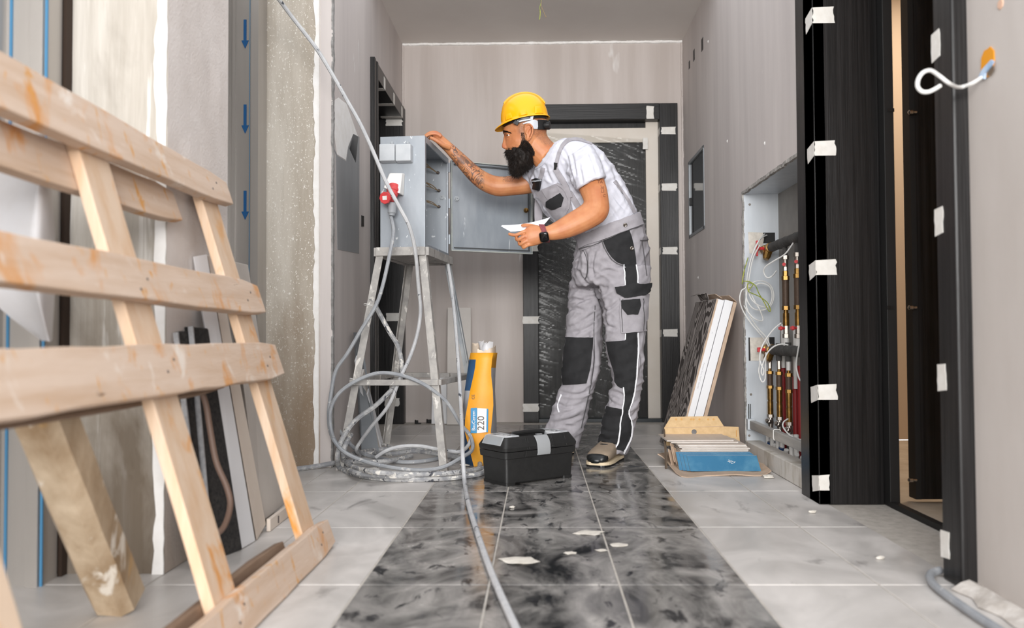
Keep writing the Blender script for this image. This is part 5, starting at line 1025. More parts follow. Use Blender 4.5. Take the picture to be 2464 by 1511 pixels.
def remesh(mb, voxel, iters=3, fac=.5):
    o = mb.build('tmp', M['tee']); md = o.modifiers.new('r', 'REMESH'); md.mode = 'VOXEL'; md.voxel_size = voxel
    sm_ = o.modifiers.new('s', 'SMOOTH'); sm_.factor = fac; sm_.iterations = iters
    dg = bpy.context.evaluated_depsgraph_get(); me = bpy.data.meshes.new_from_object(o.evaluated_get(dg)); off = o.location.copy()
    me.transform(Matrix.Translation(off)); old = o.data; bpy.data.objects.remove(o); bpy.data.meshes.remove(old); return me
def vnp(me):
    a = np.empty(len(me.vertices)*3, 'f'); me.vertices.foreach_get('co', a); return a.reshape(-1, 3)
def nnp(me):
    a = np.empty(len(me.vertices)*3, 'f'); me.vertices.foreach_get('normal', a); return a.reshape(-1, 3)
def setv(me, a): me.vertices.foreach_set('co', a.astype('f').ravel()); me.update()
def adopt(me, name, mt, parent, label=None):
    me.name = name; me.materials.clear(); me.materials.append(mt); me.shade_smooth(); me.transform(Matrix.Translation(-ORG[parent.name]))
    o = bpy.data.objects.new(name, me); C.objects.link(o); o.parent = parent; ORG[o.name] = ORG[parent.name]
    if label: o['label'] = label
    return o
def bvh_of(me, mats=None): return BVHTree.FromPolygons([v.co.copy() for v in me.vertices], [tuple(p.vertices) for p in me.polygons])
man = thing('person', PZ(1440, 1090, 0), 'bearded man in white T-shirt and grey dungarees leaning towards the grey cabinet', 'person')
HY = 3.86
# ---- body
bd = MB()
head = [(232, 1250, 1286, .030), (238, 1240, 1292, .043), (248, 1226, 1306, .060), (265, 1216, 1314, .071), (285, 1212, 1317, .076), (300, 1211, 1317, .077), (312, 1211, 1316, .0765), (319, 1209.5, 1315, .0755), (325, 1213, 1313, .074), (331, 1215.5, 1311, .0735), (340, 1216, 1308, .0725), (349, 1216, 1304, .070), (357, 1217.5, 1299, .067), (364, 1217, 1294, .064), (368, 1219.5, 1291, .062), (373, 1219, 1289, .059), (383, 1223, 1286, .054), (392, 1228, 1280, .046), (399, 1236, 1268, .033), (403, 1243, 1260, .02)]
bd.loft([sec((a, y), (b_, y), HY, w_, 0, 28, 1.0, .16) for y, a, b_, w_ in head])
# nose
nose = [(322, 1213, .007), (330, 1212, .008), (338, 1210.5, .0095), (346, 1208.5, .012), (351, 1207.2, .0145), (355, 1208, .0165), (358, 1212, .0145)]
bd.loft([[P(x, y, HY-w_*.2), P(x+2, y+.5, HY-w_*.75), P(x+9, y+1.0, HY-w_*1.15), P(x+22, y+1, HY-w_*1.2), P(x+22, y+1, HY+w_*1.2), P(x+9, y+1, HY+w_*1.15), P(x+2, y+.5, HY+w_*.75), P(x, y, HY+w_*.2)] for y, x, w_ in nose])
for s in (-1, 1):
    for (px, py, r_) in ((1216.5, 354, .0085),): 
        c = P(px, py, HY+s*.0125); bd.loft([[c+Vector((r_*1.2*math.cos(a)*math.sin(p_), r_*.75*math.sin(a)*math.sin(p_), r_*math.cos(p_))) for a in [k*math.pi/5 for k in range(10)]] for p_ in (.3, .8, 1.4, 2, 2.6)])
    bd.tube(smooth([P(1213.5, 319, HY+s*.010), P(1213.5, 318.3, HY+s*.026), P(1219, 319, HY+s*.040)], 4), .0058, 10)
    # ears
    rim = smooth([P(1264, 316, HY+s*.072), P(1263, 307, HY+s*.077), P(1267, 300, HY+s*.083), P(1275, 299, HY+s*.087), P(1281, 306, HY+s*.091), P(1281.5, 317, HY+s*.091), P(1278, 328, HY+s*.088), P(1273, 336, HY+s*.083), P(1269, 338, HY+s*.078), P(1267, 333, HY+s*.074)], 5)
    bd.tube(rim, .0046, 10)
    pl_ = [sec((1265.5, 0), (1278, 0), HY+s*.078, .007, 0, 12)]
    rg = []
    for y, a, b_ in ((301, 1269, 1276), (307, 1266, 1279), (316, 1265, 1279), (326, 1266, 1276), (334, 1267, 1272)): rg.append(sec((a, y), (b_, y), HY+s*.0765, .0065, 0, 12))
    bd.loft(rg)
    bd.tube(smooth([P(1268, 322, HY+s*.082), P(1272, 312, HY+s*.085), P(1276, 307, HY+s*.086)], 4), .003, 8)
    bd.tube([P(1265, 318, HY+s*.078), P(1266, 323, HY+s*.081)], .0035, 8)
# neck and trunk
bd.loft(ips([((1240, 348), (1313, 312), HY, .056), ((1256, 366), (1318, 328), HY, .060), ((1272, 384), (1328, 340), HY, .062), ((1284, 396), (1338, 350), HY, .062), ((1306, 420), (1356, 376), HY, .06)]))
shirt_rows = [((1290, 404), (1340, 341), 3.86, .085, 6), ((1286, 416), (1358, 335), 3.86, .125, 18), ((1280, 432), (1388, 336), 3.865, .175, 25), ((1281, 455), (1426, 352), 3.87, .19, 25), ((1292, 482), (1459, 385), 3.875, .188, 24), ((1313, 515), (1489, 425), 3.88, .176, 20), ((1345, 547), (1514, 470), 3.885, .166, 15), ((1382, 574), (1532, 512), 3.89, .152, 10), ((1402, 600), (1536, 548), 3.89, .138, 8)]
sr = ips(shirt_rows); bd.loft(shrink(sr, .88))
far_rows = [((1326, 402), (1330, 462), 4.0, .06), ((1290, 402), (1312, 464), 4.02, .056), ((1262, 414), (1288, 464), 4.03, .05), ((1236, 421), (1258, 468), 4.03, .049), ((1212, 425), (1226, 471), 4.03, .047), ((1192, 423), (1194, 472), 4.025, .044), ((1172, 415), (1160, 459), 4.01, .044), ((1150, 400), (1134, 439), 3.995, .042), ((1126, 379), (1107, 408), 3.975, .036), ((1100, 356), (1082, 378), 3.955, .029), ((1086, 344), (1068, 362), 3.95, .027), ((1072, 332), (1055, 350), 3.945, .032), ((1060, 322), (1045, 339), 3.94, .036), ((1053, 320), (1040, 334), 3.935, .034)]
bd.loft(ips(far_rows))
near_rows = [((1372, 400), (1432, 372), 3.74, .065), ((1384, 432), (1446, 398), 3.69, .058), ((1392, 456), (1452, 425), 3.66, .055), ((1400, 474), (1460, 452), 3.63, .052), ((1404, 484), (1465, 482), 3.61, .049), ((1402, 490), (1466, 508), 3.60, .046), ((1392, 498), (1452, 533), 3.592, .046), ((1366, 514), (1412, 556), 3.58, .044), ((1340, 531), (1370, 572), 3.57, .037), ((1318, 543), (1336, 578), 3.562, .030), ((1304, 544), (1317, 579), 3.56, .028), ((1288, 541), (1298, 588), 3.558, .027), ((1274, 543), (1278, 593), 3.556, .024), ((1264, 549), (1268, 592), 3.555, .019)]
bd.loft(ips(near_rows))
def finger(pts, r0, r1):
    p = smooth(pts, 4); n = len(p); bd.tube(p, [r0+(r1-r0)*i/(n-1) for i in range(n)][:-1]+[r1*.6], 10)
NY = 3.555
# near hand: five fingers round the folded paper
finger([P(1276, 556, NY), P(1262, 557, NY-.006), P(1244, 565, NY-.004), P(1232, 565, NY), P(1223, 562, NY+.004)], .0098, .0066)
finger([P(1276, 568, NY), P(1262, 569, NY-.012), P(1247, 577, NY-.008), P(1242, 573, NY+.012), P(1246, 566, NY+.034)], .0098, .007)
finger([P(1278, 579, NY), P(1264, 581, NY-.012), P(1252, 588, NY-.006), P(1249, 583, NY+.014), P(1254, 574, NY+.034)], .0095, .0068)
finger([P(1282, 588, NY), P(1270, 590, NY-.010), P(1260, 596, NY-.004), P(1258, 591, NY+.014), P(1263, 582, NY+.03)], .0085, .006)
finger([P(1296, 552, NY+.012), P(1284, 545, NY+.026), P(1268, 542, NY+.036), P(1254, 543, NY+.044)], .0115, .0075)
# far hand on the cabinet edge
FY = 3.935
finger([P(1062, 329, FY-.024), P(1052, 323, FY-.030), P(1040, 322, FY-.034), P(1030, 325, FY-.036), P(1023, 329, FY-.036)], .0096, .0068)
finger([P(1060, 326, FY-.004), P(1050, 319.5, FY-.006), P(1037, 319, FY-.008), P(1027, 324, FY-.01), P(1021, 330, FY-.01)], .0098, .007)
finger([P(1060, 326, FY+.016), P(1050, 321, FY+.016), P(1038, 321, FY+.016), P(1029, 327, FY+.016), P(1024, 333, FY+.016)], .0095, .0068)
finger([P(1062, 328, FY+.034), P(1053, 324, FY+.036), P(1043, 325, FY+.038), P(1035, 331, FY+.038), P(1031, 336, FY+.038)], .0085, .006)
finger([P(1082, 356, FY-.012), P(1068, 350, FY-.034), P(1054, 341, FY-.046), P(1042, 334, FY-.050), P(1034, 331, FY-.050)], .0125, .0078)
# legs (hidden core)
pel = [((1390, 572), (1538, 512), 3.89, .162, 8), ((1386, 600), (1552, 555), 3.89, .166, 6), ((1380, 635), (1563, 605), 3.895, .168, 0), ((1378, 662), (1565, 648), 3.90, .165, 0), ((1388, 690), (1560, 682), 3.90, .155, 0)]
farleg = [((1378, 640), (1478, 630), 3.985, .085), ((1370, 700), (1458, 690), 3.99, .088), ((1365, 760), (1452, 752), 3.995, .086), ((1362, 805), (1450, 800), 4.0, .084), ((1353, 850), (1448, 848), 4.0, .082), ((1351, 890), (1443, 890), 4.0, .078), ((1352, 928), (1432, 935), 4.01, .077), ((1336, 968), (1418, 985), 4.02, .076), ((1320, 1008), (1404, 1030), 4.03, .075), ((1306, 1042), (1396, 1062), 4.035, .074), ((1302, 1058), (1392, 1078), 4.04, .072)]
nearleg = [((1436, 650), (1566, 640), 3.81, .092), ((1441, 690), (1563, 680), 3.81, .095), ((1450, 735), (1559, 726), 3.81, .094), ((1455, 790), (1554, 786), 3.81, .090), ((1459, 850), (1549, 850), 3.81, .086), ((1470, 898), (1547, 900), 3.815, .080), ((1473, 930), (1545, 935), 3.82, .079), ((1460, 972), (1538, 976), 3.825, .079), ((1448, 1022), (1526, 1032), 3.835, .076), ((1440, 1060), (1512, 1078), 3.845, .072), ((1443, 1075), (1503, 1093), 3.85, .068)]
pr_, fr2, nr = ips(pel), ips(farleg), ips(nearleg)
bd.loft(shrink(pr_[:-4], .82)); bd.loft(shrink(fr2, .76)); bd.loft(shrink(nr, .76))
for rows_, ty in ((nr, Vector((-.11, -.17, 0))), (fr2, Vector((-.17, -.11, 0)))):
    c = sum(rows_[-1], Vector())/20; c2 = Vector((c.x, c.y, .045)); bd.tube([c, Vector((c.x, c.y, .08)), c2+ty*.3, c2+ty*.62], [.036, .03, .024, .016], 12)
body = remesh(bd, .0032, 3, .5)
v = vnp(body)
eye_c = {s: P(1225.0, 326.0, HY+s*.0278) for s in (-1, 1)}
for s in (-1, 1):
    for (px, py, dy, rad, d_) in ((1221, 327, .040, .015, (.004, .0055)), (1238, 338, .062, .030, (.0, -.0045)), (1228, 334, .05, .014, (.001, .0015)), (1236, 317, .064, .016, (0, .002))):
        c = np.array(P(px, py, HY+s*dy)); dd = np.linalg.norm((v-c)*np.array([1, 1, 1.5]), axis=1); wgt = np.clip(1-dd/rad, 0, 1)**1.4
        v[:, 0] += wgt*d_[0]; v[:, 1] -= s*wgt*d_[1]
# elbow crease / forearm muscle, ear hollow
c = np.array(P(1273, 317, HY-.086)); dd = np.linalg.norm((v-c)*np.array([1.4, 1, .8]), axis=1); v[:, 1] += np.clip(1-dd/.012, 0, 1)*.007
setv(body, v)
# marks
v = vnp(body); n_ = len(v); col = np.zeros((n_, 4), 'f'); col[:, 3] = 1
Rm = np.array(RC.transposed()); cc3 = (v-np.array(EYE)) @ Rm.T; PXs = CX+F*cc3[:, 0]/-cc3[:, 2]; PYs = CY-F*cc3[:, 1]/-cc3[:, 2]
def sstep(x, a, b_): t = np.clip((x-a)/(b_-a), 0, 1); return t*t*(3-2*t)
farm = (PXs < 1180) & (v[:, 1] > 3.8)
al = (PXs-1072)+.9*(PYs-355)*.4
col[:, 0] = np.where(farm, sstep(PXs, 1082, 1090)*(1-sstep(PXs, 1160, 1168)), 0)
t2 = (np.abs(PXs-1222) < 12) & (np.abs(PYs-431) < 7) & (v[:, 1] > 3.95); col[:, 0] = np.maximum(col[:, 0], t2*.9)
hd = (PYs < 372) & (PXs > 1200) & (PXs < 1330) & (np.abs(v[:, 1]-HY) < .12)
bnd = 1246+np.clip((330-PYs)/45, 0, 1)*-2
st_ = sstep(PXs, bnd-4, bnd+5)*(1-sstep(PYs, 318+np.clip((PXs-1282)/30, 0, 1)*26, 328+np.clip((PXs-1282)/30, 0, 1)*28))*(1-((PXs > 1259) & (PXs < 1284) & (PYs > 297) & (np.abs(v[:, 1]-HY) > .074)))
col[:, 1] = np.where(hd, st_*.62, 0)
side = np.where((PXs > 1252) & (PXs < 1263) & (PYs < 345) & (PYs > 300), .7, 0); col[:, 1] = np.where(hd, np.maximum(col[:, 1], side), col[:, 1])
col[:, 2] = np.where(hd, np.exp(-((PXs-1210)**2/60+(PYs-352)**2/50))*.8+np.exp(-((PXs-1274)**2/120+(PYs-318)**2/500))*.35*(np.abs(v[:, 1]-HY) > .07)+np.exp(-((PXs-1220)**2/20+(PYs-370)**2/14)), 0)
for (px, py) in ((1050, 320), (1062, 323), (1268, 552), (1265, 570), (1468, 505)): col[:, 2] = np.maximum(col[:, 2], .45*np.exp(-((PXs-px)**2+(PYs-py)**2)/90))
ca_ = body.color_attributes.new('mark', 'FLOAT_COLOR', 'POINT'); ca_.data.foreach_set('color', col.ravel())
bvb = bvh_of(body)
adopt(body, 'body', M['skin'], man, 'tanned skin with a tattooed right forearm')
# ---- clothes: wrinkled
def wrinkle(me, fields):
    v = vnp(me); nr_ = nnp(me); d = np.zeros(len(v))
    for amp, fd, along, across, depth, mask in fields:
        f = Vector(fd).normalized(); g = f.cross(Vector((0, 1, 0))).normalized(); out_ = np.empty(len(v))
        for i in range(len(v)):
            p = Vector(v[i]); q = Vector((p.dot(f)*along, p.dot(g)*across, p.y*depth)); k = noise.noise(q); out_[i] = max(0, 1-abs(k)*2.6)**1.7*.7-.22
        w_ = mask(v) if mask else 1
        d += 1.5*amp*out_*w_
    setv(me, v+nr_*d[:, None])
def creases(me, lines, w_=3.2, depth=.006):
    v = vnp(me); n3 = nnp(me); c3 = (v-np.array(EYE)) @ Rm.T; x = CX+F*c3[:, 0]/-c3[:, 2]; y = CY-F*c3[:, 1]/-c3[:, 2]; vd = v-np.array(EYE); vd /= np.linalg.norm(vd, axis=1)[:, None]
    fac = np.clip(-(n3*vd).sum(1)*2, 0, 1); d = np.zeros(len(v)); T = bvh_of(me)
    vis = np.ones(len(v))
    for pts in lines:
        k_ = depth; ww = w_
        if isinstance(pts[0], (int, float)): k_ = depth*pts[0]; ww = w_*max(.8, pts[0]**.5); pts = pts[1:]
        q = [Vector((p[0], p[1], 0)) for p in pts]; q = smooth(q, 4); q = np.array([(p.x, p.y) for p in q]); n_ = len(q)
        best = np.full(len(v), 1e9); tt = np.zeros(len(v))
        for i in range(n_-1):
            ab = q[i+1]-q[i]; L2 = (ab**2).sum(); t = np.clip(((x-q[i, 0])*ab[0]+(y-q[i, 1])*ab[1])/L2, 0, 1); dd = np.hypot(x-q[i, 0]-t*ab[0], y-q[i, 1]-t*ab[1]); m_ = dd < best; best[m_] = dd[m_]; tt[m_] = (i+t[m_])/(n_-1)
        prof = -np.exp(-(best/ww)**2)+.55*np.exp(-((best-2.4*ww)/(1.2*ww))**2); d += k_*prof*np.sqrt(np.clip(np.sin(np.pi*(.06+.88*tt)), 0, 1))
    setv(me, v+n3*(d*fac)[:, None])
def drape_pts(grid, bv, off):
    out_ = []; nl = []
    for row in grid:
        hits = [bv.ray_cast(EYE, ray(*p)) for p in row]; ok = [j for j, h in enumerate(hits) if h[0] is not None]
        r = []; rn = []
        for j, (px, py) in enumerate(row):
            d = ray(px, py); h = hits[j]
            if h[0] is None:
                Yd = hits[min(ok, key=lambda q: abs(q-j))][0].y if ok else 3.85
                h = bv.find_nearest(EYE+d*(Yd/d.y))
            r.append(h[0]); n = h[1]
            if n.dot(d) > 0: n = -n
            rn.append(n)
        out_.append(r); nl.append(rn)
    a = len(out_); b = len(out_[0]); res = []
    for i in range(a):
        r = []
        for j in range(b):
            n = Vector(); c = Vector(); k = 0
            for di in (-1, 0, 1):
                for dj in (-1, 0, 1):
                    x, y = i+di, j+dj
                    if 0 <= x < a and 0 <= y < b: n += nl[x][y]; k += 1
            r.append(out_[i][j]+n.normalized()*off)
        res.append(r)
    return res
def poly_s(pts, n):
    pts = [Vector((p[0], p[1], 0)) for p in pts]; L = [0]
    for a, c in zip(pts[:-1], pts[1:]): L.append(L[-1]+(c-a).length)
    o = []
    for k in range(n):
        t = L[-1]*k/(n-1); i = 0
        while i < len(pts)-2 and L[i+1] < t: i += 1
        f = (t-L[i])/max(1e-6, L[i+1]-L[i]); q = pts[i].lerp(pts[i+1], min(1, max(0, f))); o.append((q.x, q.y))
    return o
def patch(name, left, right, bv, mt, parent, off=.004, th=.0035, n=18, m_=10, label=None, sm_=True):
    l = poly_s(left, n); r = poly_s(right, n)
    grid = [[(a[0]+(c[0]-a[0])*j/(m_-1), a[1]+(c[1]-a[1])*j/(m_-1)) for j in range(m_)] for a, c in zip(l, r)]
    g = drape_pts(grid, bv, off); mb = MB().sheet(g, -th if False else th)
    return mb.build(name, mt, parent, sm=True, ang=60, label=label)
def ribbon(name, pts, w_, bv, mt, parent, off=.005, th=.003, n=24, label=None):
    p = poly_s([(q.x, q.y) for q in smooth([Vector((a, c, 0)) for a, c in pts], 5)], n); l = []; r = []
    for i in range(n):
        a = Vector(p[max(i-1, 0)]); c = Vector(p[min(i+1, n-1)]); t = (c-a).normalized(); q = Vector((-t.y, t.x))*w_/2; b = Vector(p[i]); l.append((b.x+q.x, b.y+q.y)); r.append((b.x-q.x, b.y-q.y))
    return patch(name, l, r, bv, mt, parent, off, th, n, 4 if w_ > 5 else 3, label)
sh = MB().loft(sr)
sh.loft(ips([((1352, 390), (1425, 350), 3.76, .09), ((1366, 420), (1440, 378), 3.70, .09), ((1380, 446), (1453, 410), 3.665, .085), ((1386, 459), (1459, 427), 3.652, .080)]))
sh.loft(ips([((1330, 390), (1345, 470), 3.98, .085), ((1296, 394), (1318, 470), 4.015, .08), ((1268, 403), (1300, 468), 4.03, .073), ((1246, 414), (1287, 467), 4.032, .066)]))
shirt = remesh(sh, .006, 5, .5)
wrinkle(shirt, [(.005, (.45, 0, .9), 3.5, 16, 9, None), (.0035, (.9, 0, -.3), 7, 26, 14, None), (.005, (1, 0, .6), 5, 22, 8, lambda v: np.exp(-((v[:, 0]-.18)**2/.03+(v[:, 2]-1.32)**2/.03))), (.004, (.5, 0, 1), 4, 30, 9, lambda v: np.exp(-((v[:, 0]-.32)**2/.02+(v[:, 2]-1.2)**2/.02)))])
creases(shirt, [[(1443, 372), (1452, 396), (1460, 424)], [(1472, 400), (1490, 444), (1516, 488)], [(1458, 488), (1475, 508), (1494, 538)], [(1468, 460), (1488, 486), (1506, 506)], [(1344, 348), (1366, 380), (1376, 428)], [(1358, 385), (1374, 420), (1384, 456)], [(1372, 362), (1380, 390), (1386, 420)], [(1392, 392), (1398, 420), (1402, 444)], [(1420, 372), (1430, 396), (1436, 420)], [(1312, 398), (1318, 420), (1328, 440)], [(1408, 470), (1424, 500), (1446, 528)], [(1480, 430), (1498, 462), (1512, 496)], [(1276, 405), (1284, 430), (1290, 452)], [(1262, 412), (1272, 436), (1282, 456)]], 3.0, .0055)
v = vnp(shirt)
for a, c, Y, r_ in (((1387, 458), (1456, 427), 3.652, .05), ((1246, 414), (1287, 467), 4.032, .05)): 
    pass
shirt_v = [v_.co.copy() for v_ in shirt.vertices]; shirt_f = [tuple(p.vertices) for p in shirt.polygons]; bvs = bvh_of(shirt); tee = adopt(shirt, 'tshirt', M['tee'], man)
ribbon('collar', [(1287, 405), (1300, 398), (1312, 386), (1322, 370), (1330, 355), (1337, 343)], 7, bvs, M['tee'], tee, .003, .004)
ribbon('sleeve_hem', [(1389, 454), (1400, 446), (1420, 434), (1440, 427), (1452, 426)], 4, bvs, M['tee'], tee, .003, .003)
# trousers
tr_ = MB().loft(pr_).loft(fr2).loft(nr); trou = remesh(tr_, .006, 5, .5)
def msk(x, z, sx, sz): return lambda v: np.exp(-((v[:, 0]-x)**2/sx+(v[:, 2]-z)**2/sz))
wrinkle(trou, [(.007, (.85, 0, .5), 4, 17, 7, None), (.004, (.3, 0, 1), 5, 22, 9, None), (.007, (.9, 0, -.45), 5, 26, 8, msk(.24, .85, .02, .06)), (.010, (1, 0, .25), 4, 22, 7, msk(.35, .28, .05, .03)), (.010, (1, 0, .35), 4, 22, 7, msk(.15, .26, .03, .03)), (.007, (.8, 0, .6), 4, 24, 7, msk(.2, .7, .02, .03))])
creases(trou, [[1.6, (1424, 680), (1441, 714), (1452, 745), (1455, 790)], [(1392, 652), (1405, 675), (1428, 690), (1460, 692)], [(1366, 702), (1386, 697), (1434, 702)], [(1363, 722), (1384, 720), (1404, 724)], [(1364, 745), (1384, 742), (1402, 746)], [(1374, 738), (1406, 720), (1440, 710)], [(1364, 790), (1394, 777), (1428, 756)], [(1386, 800), (1410, 792), (1430, 780)], [(1454, 772), (1466, 786), (1480, 790)], [(1452, 750), (1472, 738), (1488, 722)], [(1405, 600), (1412, 630), (1408, 668)], [(1396, 605), (1388, 628), (1384, 652)], [(1430, 610), (1424, 640), (1430, 668)], [(1436, 660), (1462, 650), (1486, 656)],
    [(1456, 950), (1474, 970), (1500, 980)], [(1464, 940), (1484, 944), (1500, 952)], [(1505, 992), (1518, 976), (1532, 966)], [(1512, 1010), (1524, 1000), (1532, 990)], [(1330, 964), (1364, 980), (1404, 970)], [(1350, 944), (1384, 950), (1420, 942)], [(1322, 1002), (1366, 992), (1398, 978)], [(1332, 1018), (1372, 1010), (1396, 1000)], [(1316, 1030), (1350, 1022), (1376, 1026)], [(1420, 800), (1434, 860), (1424, 920)], [(1540, 720), (1556, 735), (1560, 760)], [(1538, 840), (1546, 870), (1540, 900)], [(1448, 1030), (1466, 1040), (1484, 1036)], [(1446, 1050), (1464, 1056), (1484, 1052)]], 3.2, .008)
bvt = bvh_of(trou); bvc = BVHTree.FromPolygons(shirt_v+[v_.co.copy() for v_ in trou.vertices], shirt_f+[tuple(i+len(shirt_v) for i in p.vertices) for p in trou.polygons])
dung = adopt(trou, 'dungarees', M['grey_cloth'], man, 'grey work dungarees with black patches')
patch('waistband', [(1390, 568), (1392, 580), (1397, 598)], [(1537, 513), (1540, 524), (1544, 540)], bvc, M['grey_cloth'], dung, .011, .008, 8, 30)
hp = patch('hip_pocket', [(1447, 565), (1452, 582), (1460, 602), (1472, 620), (1485, 631), (1500, 637)], [(1513, 549), (1518, 566), (1523, 585), (1527, 605), (1529, 620), (1530, 638)], bvt, M['black_cloth'], dung, .005, .005, 20, 12, 'black hip pocket')
ribbon('pocket_seam', [(1444, 566), (1450, 584), (1458, 604), (1470, 622), (1484, 634), (1500, 640)], 2.2, bvt, M['seam'], dung, .005, .003)
patch('side_stripe', [(1501, 637), (1503, 662), (1504, 688)], [(1530, 638), (1532, 662), (1533, 688)], bvt, M['black_cloth'], dung, .005, .004, 12, 6, 'black side stripe')
cp = patch('cargo_pocket', [(1492, 714), (1493, 750), (1495, 801)], [(1558, 706), (1556, 750), (1553, 797)], bvt, M['grey_cloth'], dung, .011, .010, 16, 12)
patch('cargo_flap', [(1480, 690), (1486, 706), (1502, 716)], [(1562, 680), (1560, 699), (1548, 712)], bvt, M['black_cloth'], dung, .019, .007, 8, 14, 'black cargo flap')
patch('phone_flap', [(1494, 722), (1497, 742), (1508, 757)], [(1536, 720), (1540, 738), (1531, 756)], bvt, M['black_cloth'], dung, .017, .006, 8, 10, 'black phone pocket flap')
ribbon('pocket_seam', [(1497, 718), (1498, 760), (1499, 798)], 1.6, bvt, M['seam'], dung, .0125, .002); ribbon('pocket_seam', [(1545, 716), (1545, 760), (1544, 796)], 1.6, bvt, M['seam'], dung, .0125, .002)
patch('knee_patch', [(1460, 822), (1465, 850), (1474, 880), (1480, 900), (1480, 918), (1490, 932), (1502, 936)], [(1534, 818), (1534, 845), (1533, 870), (1530, 895), (1528, 915), (1526, 930), (1524, 938)], bvt, M['black_cloth'], dung, .006, .005, 26, 14, 'black knee patch')
patch('side_stripe', [(1505, 800), (1505, 822)], [(1533, 798), (1534, 820)], bvt, M['black_cloth'], dung, .0055, .004, 6, 6, 'black side stripe')
patch('side_stripe', [(1503, 930), (1502, 960), (1498, 990), (1492, 1030), (1486, 1064), (1481, 1080)], [(1526, 930), (1523, 955), (1515, 985), (1514, 1000), (1519, 1022), (1516, 1052), (1502, 1086)], bvt, M['black_cloth'], dung, .006, .004, 30, 7, 'black side stripe')
patch('shin_patch', [(1461, 978), (1451, 1010), (1443, 1040), (1441, 1064)], [(1498, 985), (1494, 1020), (1489, 1045), (1484, 1068)], bvt, M['black_cloth'], dung, .005, .004, 18, 10, 'black shin patch')
patch('knee_patch', [(1361, 812), (1354, 840), (1352, 880), (1356, 926)], [(1427, 812), (1424, 845), (1420, 888), (1411, 922)], bvt, M['black_cloth'], dung, .006, .005, 22, 14, 'black knee patch')
for pts in ([(1501, 638), (1503, 662), (1504, 686)], [(1531, 640), (1533, 662), (1533.5, 682)], [(1505, 802), (1505, 818)], [(1533, 800), (1534, 850), (1531, 895), (1527, 930), (1523, 955), (1515, 982), (1513, 998), (1519, 1020), (1517, 1050), (1508, 1072), (1499, 1089)], [(1502, 934), (1502, 960), (1498, 990), (1492, 1030), (1486, 1064), (1479, 1082)]):
    ribbon('piping', pts, 2.6, bvt, M['piping'], dung, .009, .004, 40, 'white reflective piping')
ribbon('piping', [(1352, 950), (1346, 964), (1343, 978), (1346, 992)], 2.6, bvt, M['piping'], dung, .006, .004, 14, 'white reflective piping')
ribbon('inseam', [(1432, 735), (1429, 790), (1430, 850), (1424, 910), (1412, 970), (1398, 1030)], 1.8, bvt, M['seam'], dung, .002, .002, 36)
ribbon('fly_seam', [(1397, 590), (1408, 612), (1415, 636), (1413, 662), (1408, 672)], 1.8, bvt, M['seam'], dung, .003, .002, 18)
ribbon('waist_seam', [(1397, 599), (1440, 585), (1490, 562), (1545, 542)], 1.6, bvt, M['seam'], dung, .011, .003, 24)
ribbon('back_pocket_seam', [(1540, 579), (1552, 578), (1561, 577)], 2, bvt, M['seam'], dung, .004, .003, 8); ribbon('back_pocket_seam', [(1544, 580), (1550, 620), (1556, 664)], 1.6, bvt, M['seam'], dung, .003, .002, 14)
ribbon('hem', [(1443, 1070), (1460, 1073), (1480, 1077)], 14, bvt, M['grey_cloth'], dung, .006, .004, 10)
def stud(px, py, bv, r_=.009, off=.008, mt=None):
    h = bv.ray_cast(EYE, ray(px, py)); n = h[1]; return MB().lathe(h[0]+n*(off-.004), n, [(0, r_), (.004, r_), (.006, r_*.75), (.0055, r_*.45), (.004, r_*.3)], 16).build('metal_button', mt or M['chrome'], dung, sm=True, ang=40)
stud(1503, 539, bvt, .0095, .018); stud(1518, 597, bvt, .0095, .012)
# bib and straps on the shirt
bib = patch('bib', [(1291, 463), (1299, 476), (1312, 496), (1327, 515), (1347, 537), (1374, 563), (1391, 582), (1400, 604)], [(1342, 440), (1358, 452), (1370, 470), (1376, 492), (1380, 520), (1392, 545), (1420, 570), (1440, 588)], bvc, M['grey_cloth'], dung, .006, .005, 30, 14)
patch('bib_pocket', [(1318, 484), (1317, 495), (1330, 503)], [(1350, 465), (1358, 476), (1352, 497)], bvs, M['black_cloth'], dung, .013, .006, 9, 10, 'black bib pocket')
patch('pencil_pocket', [(1306, 456), (1316, 472), (1322, 480)], [(1338, 444), (1346, 456), (1350, 463)], bvs, M['grey_cloth'], dung, .011, .004, 8, 8)
ribbon('bib_binding', [(1341, 441), (1358, 452), (1370, 472), (1371, 492), (1362, 510), (1350, 526)], 6, bvs, M['grey_cloth'], dung, .011, .005, 22)
ribbon('side_panel', [(1370, 462), (1384, 484), (1398, 506), (1420, 530)], 13, bvs, M['grey_cloth'], dung, .005, .004, 16)
ribbon('strap', [(1296, 452), (1300, 434), (1305, 418), (1308, 404)], 9, bvs, M['grey_cloth'], dung, .006, .004, 14)
ribbon('strap', [(1424, 345), (1400, 337), (1380, 335), (1364, 341), (1352, 355), (1345, 372), (1340, 392), (1339, 404)], 8, bvs, M['grey_cloth'], dung, .006, .004, 30)
ribbon('strap', [(1338, 405), (1347, 420), (1357, 436), (1366, 452), (1373, 474)], 12, bvs, M['grey_cloth'], dung, .012, .004, 20)
ribbon('back_strap', [(1478, 436), (1496, 458), (1512, 484), (1526, 512)], 7, bvs, M['grey_cloth'], dung, .005, .004, 18)
def bar_on(name, a, c, w_, bv, mt, off, h_): 
    return ribbon(name, [a, ((a[0]+c[0])/2, (a[1]+c[1])/2), c], w_, bv, mt, dung, off, h_, 6)
bar_on('buckle', (1294, 456), (1299, 430), 15, bvs, M['blk'], .016, .010); bar_on('buckle_bar', (1287, 436), (1309, 432), 4, bvs, M['gland'], .021, .005); bar_on('buckle_prong', (1287, 444), (1288, 430), 5, bvs, M['blk'], .017, .008)
